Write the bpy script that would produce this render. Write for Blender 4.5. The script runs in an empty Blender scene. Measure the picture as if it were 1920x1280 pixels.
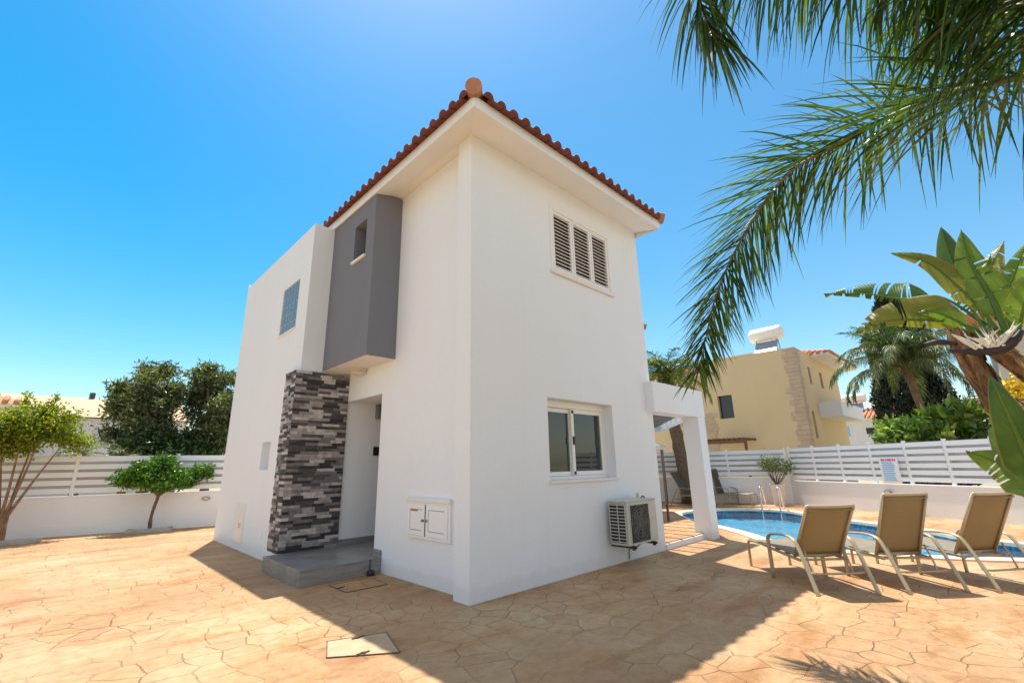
import bpy, math, random
import numpy as np
from mathutils import Vector, Matrix
random.seed(7); RNG = np.random.default_rng(7)
R = math.radians
scene = bpy.context.scene
C = scene.collection

# ------------------------------------------------------------------ camera
cam = bpy.data.cameras.new('camera'); cam_o = bpy.data.objects.new('camera', cam); C.objects.link(cam_o)
cam.sensor_fit = 'HORIZONTAL'; cam.sensor_width = 36; cam.lens = 16.03; cam.clip_start = .05; cam.clip_end = 3000
Fw = Vector((.67247148, .69232875, .26165436)); Rt = Vector((.72088613, -.69277421, -.01967426)); Up = Vector((-.16764634, -.20185338, .9649611))
m = Matrix((Rt, Up, -Fw)).transposed().to_4x4(); m.translation = Vector((-3.0896, -3.8466, 1.3)); cam_o.matrix_world = m
scene.camera = cam_o

# ------------------------------------------------------------------ world, sun, exposure
SUN = Vector((.67, 1.57, 5.28)).normalized()
w = bpy.data.worlds.new('World'); scene.world = w; w.use_nodes = True
nt = w.node_tree; nt.nodes.clear()
sky = nt.nodes.new('ShaderNodeTexSky'); sky.sky_type = 'NISHITA'; sky.sun_disc = False
sky.sun_elevation = math.asin(SUN.z); sky.sun_rotation = math.atan2(SUN.x, SUN.y)
sky.air_density = 1.25; sky.dust_density = .6; sky.ozone_density = 2.0
hs = nt.nodes.new('ShaderNodeHueSaturation'); hs.inputs['Hue'].default_value = .486; hs.inputs['Value'].default_value = .90
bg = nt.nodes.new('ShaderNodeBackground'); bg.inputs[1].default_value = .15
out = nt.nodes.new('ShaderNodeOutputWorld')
# deep clear blue toward the sun, unseen opposite half made paler to fill shade
fill_hs = nt.nodes.new('ShaderNodeHueSaturation'); fill_hs.inputs['Saturation'].default_value = .52; fill_hs.inputs['Value'].default_value = .98
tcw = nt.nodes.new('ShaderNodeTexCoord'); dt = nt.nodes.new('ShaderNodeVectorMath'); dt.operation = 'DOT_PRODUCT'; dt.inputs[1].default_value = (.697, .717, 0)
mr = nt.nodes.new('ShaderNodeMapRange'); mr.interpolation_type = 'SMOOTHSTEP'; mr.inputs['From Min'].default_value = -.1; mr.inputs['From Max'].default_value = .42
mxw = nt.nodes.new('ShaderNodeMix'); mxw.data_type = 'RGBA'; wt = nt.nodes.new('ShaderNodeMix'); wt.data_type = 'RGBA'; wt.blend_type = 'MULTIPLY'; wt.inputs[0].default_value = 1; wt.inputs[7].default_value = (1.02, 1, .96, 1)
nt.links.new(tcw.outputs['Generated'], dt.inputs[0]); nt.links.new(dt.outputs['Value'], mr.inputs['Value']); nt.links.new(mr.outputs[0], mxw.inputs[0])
d2 = nt.nodes.new('ShaderNodeVectorMath'); d2.operation = 'DOT_PRODUCT'; d2.inputs[1].default_value = (-.72, .69, 0); m2r = nt.nodes.new('ShaderNodeMapRange')
for k_, v_ in (('From Min', -.6), ('From Max', .6), ('To Min', 1.32), ('To Max', 1.58)): m2r.inputs[k_].default_value = v_
nt.links.new(tcw.outputs['Generated'], d2.inputs[0]); nt.links.new(d2.outputs['Value'], m2r.inputs['Value']); nt.links.new(m2r.outputs[0], hs.inputs['Saturation'])
nt.links.new(sky.outputs[0], hs.inputs['Color']); nt.links.new(sky.outputs[0], fill_hs.inputs['Color']); nt.links.new(fill_hs.outputs[0], wt.inputs[6]); nt.links.new(wt.outputs[2], mxw.inputs[6]); nt.links.new(hs.outputs[0], mxw.inputs[7]); nt.links.new(mxw.outputs[2], bg.inputs[0]); nt.links.new(bg.outputs[0], out.inputs[0])
sl = bpy.data.lights.new('sun', 'SUN'); sl.energy = 5.0; sl.angle = R(.5); sl.color = (1, .945, .86)
so = bpy.data.objects.new('sun', sl); C.objects.link(so); so.rotation_euler = SUN.to_track_quat('Z', 'Y').to_euler(); so.location = (0, 0, 30)
vs = scene.view_settings; vs.view_transform = 'Standard'; vs.look = 'None'; vs.exposure = .41; vs.gamma = 1
scene.cycles.max_bounces = 10; scene.cycles.transparent_max_bounces = 16; scene.cycles.diffuse_bounces = 5

# ------------------------------------------------------------------ materials
M = {}
def newmat(name):
    mt = bpy.data.materials.new(name); mt.use_nodes = True; M[name] = mt
    t = mt.node_tree; b = t.nodes['Principled BSDF']; return mt, t, b
def nd(t, kind, **k):
    n = t.nodes.new(kind)
    for a, v in k.items(): setattr(n, a, v)
    return n
def noise(t, scale, detail=4, rough=.55, vec=None):
    n = nd(t, 'ShaderNodeTexNoise'); n.inputs['Scale'].default_value = scale; n.inputs['Detail'].default_value = detail; n.inputs['Roughness'].default_value = rough
    if vec is None: vec = nd(t, 'ShaderNodeNewGeometry').outputs['Position']
    t.links.new(vec, n.inputs['Vector']); return n
def ramp(t, src, stops):
    r = nd(t, 'ShaderNodeValToRGB'); e = r.color_ramp.elements
    while len(e) < len(stops): e.new(.5)
    for i, (p, c) in enumerate(stops): e[i].position = p; e[i].color = (*c, 1) if len(c) == 3 else c
    t.links.new(src, r.inputs[0]); return r
def mixc(t, fac, a, b, mode='MIX'):
    x = nd(t, 'ShaderNodeMix', data_type='RGBA', blend_type=mode)
    for sck, v in ((x.inputs[0], fac), (x.inputs[6], a), (x.inputs[7], b)):
        if hasattr(v, 'links') or hasattr(v, 'is_linked'): t.links.new(v, sck)
        else: sck.default_value = v if isinstance(v, (int, float)) else (*v, 1)
    return x.outputs[2]
def bump(t, b, h, strength=.3, dist=.01):
    n = nd(t, 'ShaderNodeBump'); n.inputs['Strength'].default_value = strength; n.inputs['Distance'].default_value = dist
    t.links.new(h, n.inputs['Height']); t.links.new(n.outputs[0], b.inputs['Normal']); return n
def mth(t, op, a, b=None, clamp=False):
    n = nd(t, 'ShaderNodeMath', operation=op); n.use_clamp = clamp
    for i, v in enumerate((a, b)):
        if v is None: continue
        if isinstance(v, (int, float)): n.inputs[i].default_value = v
        else: t.links.new(v, n.inputs[i])
    return n.outputs[0]
def plain(name, col, rough=.6, metal=0., var=.08, nscale=6., bmp=0., bscale=60., spec=.5):
    mt, t, b = newmat(name)
    n = noise(t, nscale, 5)
    lo = tuple(c * (1 - var) for c in col); hi = tuple(min(1, c * (1 + var)) for c in col)
    r = ramp(t, n.outputs[0], [(.3, lo), (.7, hi)]); t.links.new(r.outputs[0], b.inputs['Base Color'])
    b.inputs['Roughness'].default_value = rough; b.inputs['Metallic'].default_value = metal; b.inputs['Specular IOR Level'].default_value = spec
    if bmp: bump(t, b, noise(t, bscale, 3).outputs[0], bmp, .01)
    return mt
def stucco(name, col, var=.03, grime=False):
    mt, t, b = newmat(name)
    g = nd(t, 'ShaderNodeNewGeometry').outputs['Position']
    mp = nd(t, 'ShaderNodeMapping'); mp.inputs['Scale'].default_value = (1.6, 1.6, .5); t.links.new(g, mp.inputs[0])
    n = noise(t, 1.1, 7, .6, mp.outputs[0]); n2 = noise(t, 26, 3)
    r = ramp(t, n.outputs[0], [(.25, tuple(c * (1 - var * 1.6) for c in col)), (.7, col)])
    r2 = ramp(t, n2.outputs[0], [(.3, (.97,) * 3), (.7, (1,) * 3)])
    cc = mixc(t, 1., r.outputs[0], r2.outputs[0], 'MULTIPLY')
    if grime:      # dust splashed on the foot of the wall and faint run marks
        sz = nd(t, 'ShaderNodeSeparateXYZ'); t.links.new(g, sz.inputs[0]); hh = mth(t, 'ADD', sz.outputs[2], mth(t, 'MULTIPLY', noise(t, 7, 5, .7).outputs[0], -.22))
        gr = ramp(t, hh, [(.0, (.62, .55, .47)), (.06, (1, 1, 1))]); cc = mixc(t, .16, cc, gr.outputs[0], 'MULTIPLY')
        m2_ = nd(t, 'ShaderNodeMapping'); m2_.inputs['Scale'].default_value = (9, 9, .35); t.links.new(g, m2_.inputs[0])
        st_ = ramp(t, noise(t, 1.0, 5, .6, m2_.outputs[0]).outputs[0], [(.30, (.95, .945, .93)), (.42, (1, 1, 1))]); cc = mixc(t, .4, cc, st_.outputs[0], 'MULTIPLY')
    t.links.new(cc, b.inputs['Base Color'])
    b.inputs['Roughness'].default_value = .85; b.inputs['Specular IOR Level'].default_value = .25
    bump(t, b, mth(t, 'ADD', noise(t, 140, 4, .7).outputs[0], mth(t, 'MULTIPLY', noise(t, 3.5, 4, .6).outputs[0], 2.2)), .35, .008)
    return mt
stucco('white_render', (.80, .845, .895), .02, True); stucco('soffit_paint', (.82, .80, .76)); stucco('grey_render', (.20, .205, .24), .05)
stucco('garden_white', (.86, .87, .88)); stucco('cream_render', (.72, .57, .35)); stucco('distant_white', (.72, .73, .76)); stucco('pale_beige', (.62, .56, .46))
plain('white_pvc', (.80, .80, .80), .35, var=.02); plain('fence_white', (.82, .84, .86), .45, var=.04, nscale=2)
plain('fence_gap_shade', (.46, .48, .49), .7, var=.08, nscale=3); plain('off_white_metal', (.55, .54, .48), .45, var=.06); plain('dark_metal', (.05, .05, .05), .45); plain('black_plastic', (.015, .015, .018), .5)  # fence grey carries the shade of the slat gaps in its colour
plain('steel', (.75, .75, .76), .15, 1.0, var=.02); plain('grey_metal', (.22, .21, .20), .45)
plain('terracotta', (.25, .095, .055), .8, var=.35, nscale=5, bmp=.3); plain('terracotta_dark', (.15, .04, .025), .9, var=.3, nscale=9)
plain('hip_clay', (.40, .19, .11), .85, var=.25, nscale=8, bmp=.3); plain('distant_tile', (.55, .25, .13), .85, var=.25, nscale=3)
plain('beige_roof', (.62, .43, .26), .85, var=.1, nscale=2)
plain('bark', (.15, .10, .065), .9, var=.4, nscale=18, bmp=.8, bscale=30); plain('red_bark', (.26, .15, .08), .85, var=.35, nscale=10, bmp=.5)
plain('kerb_stone', (.42, .40, .36), .8, var=.15, nscale=10, bmp=.4); plain('soil', (.09, .06, .04), .95, var=.3, nscale=20, bmp=.6)
plain('lounger_frame', (.46, .38, .25), .38, .25, var=.06, nscale=8); plain('wood_brown', (.16, .075, .035), .6, var=.25, nscale=12)
plain('canopy_cloth', (.80, .79, .76), .8); plain('lamp_glass', (.62, .60, .50), .3); plain('clay_pot', (.72, .64, .58), .75, var=.06)
plain('grille_dark', (.022, .02, .02), .6); plain('quoin_stone', (.56, .43, .31), .9, var=.12, nscale=4, bmp=.4, bscale=12)
plain('flower_white', (.82, .78, .68), .6); plain('bract_dark', (.03, .022, .035), .5, var=.3); plain('flower_yellow', (.75, .55, .03), .6, var=.2)
plain('frond_rachis', (.20, .16, .05), .6, var=.3, nscale=10); plain('sign_white', (.80, .82, .86), .5, var=.01); plain('sign_red', (.62, .12, .20), .5); plain('sign_blue', (.25, .50, .80), .5)
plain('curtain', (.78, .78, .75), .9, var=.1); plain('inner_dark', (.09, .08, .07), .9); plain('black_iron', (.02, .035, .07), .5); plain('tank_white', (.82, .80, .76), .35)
plain('solar_glass', (.22, .26, .33), .2); plain('frame_rust', (.17, .11, .07), .8, var=.3, nscale=20); plain('cover_concrete', (.50, .35, .21), .75, var=.12, nscale=7, bmp=.3); plain('coping_stone', (.74, .58, .42), .7, var=.1, nscale=6, bmp=.2)

def m_glass():
    mt, t, b = newmat('window_glass')
    t.nodes.remove(b); o = t.nodes['Material Output']
    gl = nd(t, 'ShaderNodeBsdfGlossy'); gl.inputs['Roughness'].default_value = .01; gl.inputs['Color'].default_value = (.85, .9, .9, 1)
    tr = nd(t, 'ShaderNodeBsdfTransparent'); tr.inputs['Color'].default_value = (.7, .78, .74, 1)
    fr = nd(t, 'ShaderNodeFresnel'); fr.inputs['IOR'].default_value = 1.5
    mx = nd(t, 'ShaderNodeMixShader'); f = mth(t, 'ADD', mth(t, 'MULTIPLY', fr.outputs[0], 1.5), .02, True)
    t.links.new(f, mx.inputs[0]); t.links.new(tr.outputs[0], mx.inputs[1]); t.links.new(gl.outputs[0], mx.inputs[2]); t.links.new(mx.outputs[0], o.inputs[0])
m_glass()
def m_blockglass():
    mt, t, b = newmat('block_glass')
    b.inputs['Base Color'].default_value = (.15, .21, .25, 1); b.inputs['Roughness'].default_value = .18
    bump(t, b, noise(t, 30, 2).outputs[0], .5, .02)
m_blockglass()
def m_farglass():
    mt, t, b = newmat('dark_glass'); b.inputs['Base Color'].default_value = (.03, .04, .05, 1); b.inputs['Roughness'].default_value = .08
m_farglass()

def m_patio():
    mt, t, b = newmat('stamped_concrete')
    pos = nd(t, 'ShaderNodeNewGeometry').outputs['Position']
    dn = noise(t, 3.2, 3, .5, pos)
    sub = nd(t, 'ShaderNodeVectorMath', operation='SUBTRACT'); t.links.new(dn.outputs['Color'], sub.inputs[0]); sub.inputs[1].default_value = (.5, .5, .5)
    sc = nd(t, 'ShaderNodeVectorMath', operation='SCALE'); t.links.new(sub.outputs[0], sc.inputs[0]); sc.inputs['Scale'].default_value = .11
    ad = nd(t, 'ShaderNodeVectorMath', operation='ADD'); t.links.new(pos, ad.inputs[0]); t.links.new(sc.outputs[0], ad.inputs[1])
    v = nd(t, 'ShaderNodeTexVoronoi', feature='DISTANCE_TO_EDGE', voronoi_dimensions='2D'); v.inputs['Scale'].default_value = 4.1; v.inputs['Randomness'].default_value = .8
    vc = nd(t, 'ShaderNodeTexVoronoi', feature='F1', voronoi_dimensions='2D'); vc.inputs['Scale'].default_value = 4.1; vc.inputs['Randomness'].default_value = .8
    t.links.new(ad.outputs[0], v.inputs['Vector']); t.links.new(ad.outputs[0], vc.inputs['Vector'])
    crack = ramp(t, v.outputs['Distance'], [(.0, (1, 1, 1)), (.009, (.85,) * 3), (.022, (0, 0, 0))])
    lm = ramp(t, noise(t, .9, 5, .65, pos).outputs[0], [(.42, (.12,) * 3), (.66, (1,) * 3)])
    line = mth(t, 'MULTIPLY', crack.outputs[0], lm.outputs[0])
    n1 = noise(t, .55, 6, .6, pos)
    mpv = nd(t, 'ShaderNodeMapping'); mpv.inputs['Rotation'].default_value = (0, 0, R(38)); mpv.inputs['Scale'].default_value = (.9, 2.4, 1); t.links.new(pos, mpv.inputs[0])
    n2 = noise(t, 1.0, 7, .62, mpv.outputs[0]); n3 = noise(t, 11, 6, .7, pos); n4 = noise(t, 60, 3, .6, pos)
    base = ramp(t, n1.outputs[0], [(.28, (.42, .235, .115)), (.5, (.51, .335, .18)), (.72, (.64, .475, .295))])
    stain = ramp(t, n2.outputs[0], [(.36, (.80, .62, .42)), (.48, (1, .96, .9)), (.62, (1, 1, 1)), (.75, (1.0, .86, .68))])
    c1 = mixc(t, .85, base.outputs[0], stain.outputs[0], 'MULTIPLY')
    bw = nd(t, 'ShaderNodeSeparateColor'); t.links.new(vc.outputs['Color'], bw.inputs[0])
    cell = ramp(t, bw.outputs[0], [(0, (.74, .66, .60)), (.25, (1, .90, .82)), (.5, (.90, .92, .84)), (.75, (1, .97, .9)), (1, (.96, .86, .84))])
    c2 = mixc(t, .5, c1, cell.outputs[0], 'MULTIPLY')
    fine = ramp(t, n3.outputs[0], [(.32, (.74, .68, .62)), (.58, (1, 1, 1))])
    c3 = mixc(t, .8, c2, fine.outputs[0], 'MULTIPLY')
    pits = ramp(t, noise(t, 24, 4, .6, pos).outputs[0], [(.22, (.45, .35, .28)), (.30, (1, 1, 1))])
    c3 = mixc(t, .8, c3, pits.outputs[0], 'MULTIPLY')
    c4 = mixc(t, mth(t, 'MULTIPLY', line, .66), c3, (.15, .07, .04))
    t.links.new(c4, b.inputs['Base Color'])
    rr = ramp(t, n3.outputs[0], [(.3, (.5,) * 3), (.7, (.75,) * 3)]); t.links.new(rr.outputs[0], b.inputs['Roughness']); b.inputs['Specular IOR Level'].default_value = .35
    h = mth(t, 'ADD', mth(t, 'MULTIPLY', line, -1.2), mth(t, 'ADD', mth(t, 'MULTIPLY', n3.outputs[0], .9), mth(t, 'MULTIPLY', n4.outputs[0], .25)))
    bump(t, b, h, .8, .016)
m_patio()
def m_ground():
    mt, t, b = newmat('dry_earth')
    r = ramp(t, noise(t, .15, 8, .65).outputs[0], [(.3, (.30, .22, .13)), (.5, (.42, .34, .22)), (.7, (.22, .22, .10))]); t.links.new(r.outputs[0], b.inputs['Base Color']); b.inputs['Roughness'].default_value = .95
m_ground()
def m_mosaic(name, stops, scale=26):
    mt, t, b = newmat(name)
    pos = nd(t, 'ShaderNodeNewGeometry').outputs['Position']
    v = nd(t, 'ShaderNodeTexVoronoi', feature='F1', voronoi_dimensions='3D', distance='CHEBYCHEV'); v.inputs['Scale'].default_value = scale; v.inputs['Randomness'].default_value = 0
    t.links.new(pos, v.inputs['Vector']); s = nd(t, 'ShaderNodeSeparateColor'); t.links.new(v.outputs['Color'], s.inputs[0])
    r = ramp(t, s.outputs[0], stops); gr = ramp(t, v.outputs['Distance'], [(.44, (1,) * 3), (.5, (.7,) * 3)])
    big = ramp(t, noise(t, 1.4, 4, .6, pos).outputs[0], [(.35, (.68,) * 3), (.62, (1.0,) * 3)])
    t.links.new(mixc(t, 1, mixc(t, 1, r.outputs[0], gr.outputs[0], 'MULTIPLY'), big.outputs[0], 'MULTIPLY'), b.inputs['Base Color']); b.inputs['Roughness'].default_value = .25
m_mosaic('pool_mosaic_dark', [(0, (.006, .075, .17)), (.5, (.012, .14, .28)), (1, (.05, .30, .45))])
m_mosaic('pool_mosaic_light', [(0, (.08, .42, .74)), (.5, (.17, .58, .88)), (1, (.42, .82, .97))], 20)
def m_water():
    mt, t, b = newmat('pool_water'); t.nodes.remove(b); o = t.nodes['Material Output']
    pos = nd(t, 'ShaderNodeNewGeometry').outputs['Position']
    h = mth(t, 'ADD', noise(t, 5.5, 3, .55, pos).outputs[0], mth(t, 'MULTIPLY', noise(t, 16, 2, .5, pos).outputs[0], .35))
    bp = nd(t, 'ShaderNodeBump'); bp.inputs['Strength'].default_value = .55; bp.inputs['Distance'].default_value = .07; t.links.new(h, bp.inputs['Height'])
    gl = nd(t, 'ShaderNodeBsdfGlossy'); gl.inputs['Roughness'].default_value = .02
    tr = nd(t, 'ShaderNodeBsdfTransparent'); tr.inputs['Color'].default_value = (.72, .93, .98, 1)
    fr = nd(t, 'ShaderNodeFresnel'); fr.inputs['IOR'].default_value = 1.33; t.links.new(bp.outputs[0], gl.inputs['Normal']); t.links.new(bp.outputs[0], fr.inputs['Normal'])
    mx = nd(t, 'ShaderNodeMixShader'); t.links.new(mth(t, 'MULTIPLY', fr.outputs[0], .42, True), mx.inputs[0]); t.links.new(tr.outputs[0], mx.inputs[1]); t.links.new(gl.outputs[0], mx.inputs[2]); t.links.new(mx.outputs[0], o.inputs[0])
m_water()
def m_leaf(name, dark, mid, light, transl=.35, gloss=.35):
    mt, t, b = newmat(name); o = t.nodes['Material Output']
    g = nd(t, 'ShaderNodeNewGeometry')
    r = ramp(t, g.outputs['Random Per Island'], [(0, dark), (.55, mid), (1, light)])
    n = ramp(t, noise(t, 1.7, 3).outputs[0], [(.35, (.72,) * 3), (.65, (1.15,) * 3)])
    c = mixc(t, 1, r.outputs[0], n.outputs[0], 'MULTIPLY')
    t.links.new(c, b.inputs['Base Color']); b.inputs['Roughness'].default_value = gloss; b.inputs['Specular IOR Level'].default_value = .5
    tl = nd(t, 'ShaderNodeBsdfTranslucent'); t.links.new(mixc(t, 1, c, (1.5, 1.5, .5), 'MULTIPLY'), tl.inputs[0])
    mx = nd(t, 'ShaderNodeMixShader'); mx.inputs[0].default_value = transl
    t.links.new(b.outputs[0], mx.inputs[1]); t.links.new(tl.outputs[0], mx.inputs[2]); t.links.new(mx.outputs[0], o.inputs[0])
m_leaf('palm_leaf', (.016, .05, .015), (.04, .10, .026), (.14, .21, .05), .36, .2)
m_leaf('palm_leaf_dry', (.07, .11, .015), (.17, .22, .035), (.36, .36, .10), .4, .4)
m_leaf('tree_leaf', (.035, .055, .018), (.10, .135, .045), (.34, .36, .20), .38, .35)
m_leaf('orange_leaf', (.03, .10, .01), (.07, .19, .015), (.16, .32, .03), .3, .35)
m_leaf('myrtle_leaf', (.10, .17, .015), (.22, .31, .02), (.46, .44, .04), .45, .45)
m_leaf('cypress_leaf', (.008, .014, .006), (.018, .028, .012), (.035, .05, .02), .08, .6)
m_leaf('hedge_leaf', (.015, .04, .01), (.035, .08, .018), (.09, .16, .04), .2, .4)
m_leaf('bright_shrub', (.09, .19, .03), (.22, .36, .07), (.45, .55, .22), .4, .35)
m_leaf('oleander_leaf', (.06, .09, .03), (.12, .16, .06), (.22, .27, .13), .3, .45)
def m_paddle(name, c0, c1, tr):
    mt, t, b = newmat(name); o = t.nodes['Material Output']
    uv = nd(t, 'ShaderNodeUVMap'); sp = nd(t, 'ShaderNodeSeparateXYZ'); t.links.new(uv.outputs[0], sp.inputs[0])
    wv = mth(t, 'SINE', mth(t, 'MULTIPLY', mth(t, 'ADD', sp.outputs[0], mth(t, 'MULTIPLY', sp.outputs[1], -.12)), 210.))
    vein = ramp(t, mth(t, 'ADD', mth(t, 'MULTIPLY', wv, .5), .5), [(.0, (.86,) * 3), (.6, (1,) * 3)])
    n = ramp(t, noise(t, 5, 5, .6).outputs[0], [(.3, c0), (.7, c1)])
    c = mixc(t, 1, n.outputs[0], vein.outputs[0], 'MULTIPLY')
    edge = ramp(t, sp.outputs[1], [(.90, (0, 0, 0)), (.98, (1, 1, 1))])
    c = mixc(t, mth(t, 'MULTIPLY', edge.outputs[0], .75), c, (.30, .22, .08))
    t.links.new(c, b.inputs['Base Color']); b.inputs['Roughness'].default_value = .38
    bump(t, b, wv, .12, .004)
    tl = nd(t, 'ShaderNodeBsdfTranslucent'); t.links.new(mixc(t, 1, c, (1.7, 1.6, .4), 'MULTIPLY'), tl.inputs[0])
    mx = nd(t, 'ShaderNodeMixShader'); mx.inputs[0].default_value = tr
    t.links.new(b.outputs[0], mx.inputs[1]); t.links.new(tl.outputs[0], mx.inputs[2]); t.links.new(mx.outputs[0], o.inputs[0])
m_paddle('paddle_green', (.10, .20, .03), (.20, .33, .07), .42); m_paddle('paddle_olive', (.13, .16, .04), (.26, .28, .08), .40); m_paddle('paddle_dark', (.035, .10, .02), (.07, .16, .03), .3)
def m_trunkfibre():
    mt, t, b = newmat('fibre_trunk')
    tc = nd(t, 'ShaderNodeTexCoord'); mp = nd(t, 'ShaderNodeMapping'); mp.inputs['Scale'].default_value = (9, 9, 2.5); t.links.new(tc.outputs['Object'], mp.inputs[0])
    n = noise(t, 3, 6, .65, mp.outputs[0]); r = ramp(t, n.outputs[0], [(.3, (.07, .035, .015)), (.5, (.25, .12, .045)), (.72, (.42, .28, .13))]); t.links.new(r.outputs[0], b.inputs['Base Color']); b.inputs['Roughness'].default_value = .85
    bump(t, b, n.outputs[0], 1., .03)
m_trunkfibre()
def m_fabric(name, c):
    mt, t, b = newmat(name); o = t.nodes['Material Output']
    tc = nd(t, 'ShaderNodeTexCoord'); wv = nd(t, 'ShaderNodeTexWave'); wv.inputs['Scale'].default_value = 60; t.links.new(tc.outputs['Object'], wv.inputs[0])
    cl = mixc(t, 1, ramp(t, noise(t, 2.2, 4).outputs[0], [(.3, tuple(x * .85 for x in c)), (.7, c)]).outputs[0], ramp(t, wv.outputs[0], [(0, (.85,) * 3), (1, (1,) * 3)]).outputs[0], 'MULTIPLY')
    t.links.new(cl, b.inputs['Base Color']); b.inputs['Roughness'].default_value = .75
    tl = nd(t, 'ShaderNodeBsdfTranslucent'); t.links.new(cl, tl.inputs[0]); mx = nd(t, 'ShaderNodeMixShader'); mx.inputs[0].default_value = .52
    t.links.new(b.outputs[0], mx.inputs[1]); t.links.new(tl.outputs[0], mx.inputs[2]); t.links.new(mx.outputs[0], o.inputs[0])
m_fabric('sling_tan', (.43, .33, .195)); m_fabric('sling_seat', (.56, .50, .38)); m_fabric('sling_grey', (.22, .21, .16))
def m_porch():
    mt, t, b = newmat('grey_plank_tile')
    pos = nd(t, 'ShaderNodeNewGeometry').outputs['Position']; mp = nd(t, 'ShaderNodeMapping'); mp.inputs['Scale'].default_value = (1.5, 2.2, 14); t.links.new(pos, mp.inputs[0])
    r = ramp(t, noise(t, 2.2, 5, .6, mp.outputs[0]).outputs[0], [(.3, (.19, .19, .19)), (.7, (.31, .305, .295))])
    br = nd(t, 'ShaderNodeTexBrick'); br.inputs['Scale'].default_value = 1; br.inputs['Brick Width'].default_value = .6; br.inputs['Row Height'].default_value = .3; br.inputs['Mortar Size'].default_value = .004
    br.inputs['Color1'].default_value = (1, 1, 1, 1); br.inputs['Color2'].default_value = (.99, .99, .99, 1); br.inputs['Mortar'].default_value = (.86, .86, .86, 1); t.links.new(pos, br.inputs[0])
    t.links.new(mixc(t, 1, r.outputs[0], br.outputs[0], 'MULTIPLY'), b.inputs['Base Color']); b.inputs['Roughness'].default_value = .28
m_porch()
for i, c in enumerate([(.035, .034, .038), (.075, .072, .076), (.17, .16, .165), (.31, .29, .29), (.48, .45, .44)]):
    plain('cladding_%d' % i, c, .75, var=.3, nscale=14, bmp=.5, bscale=40)

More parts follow.
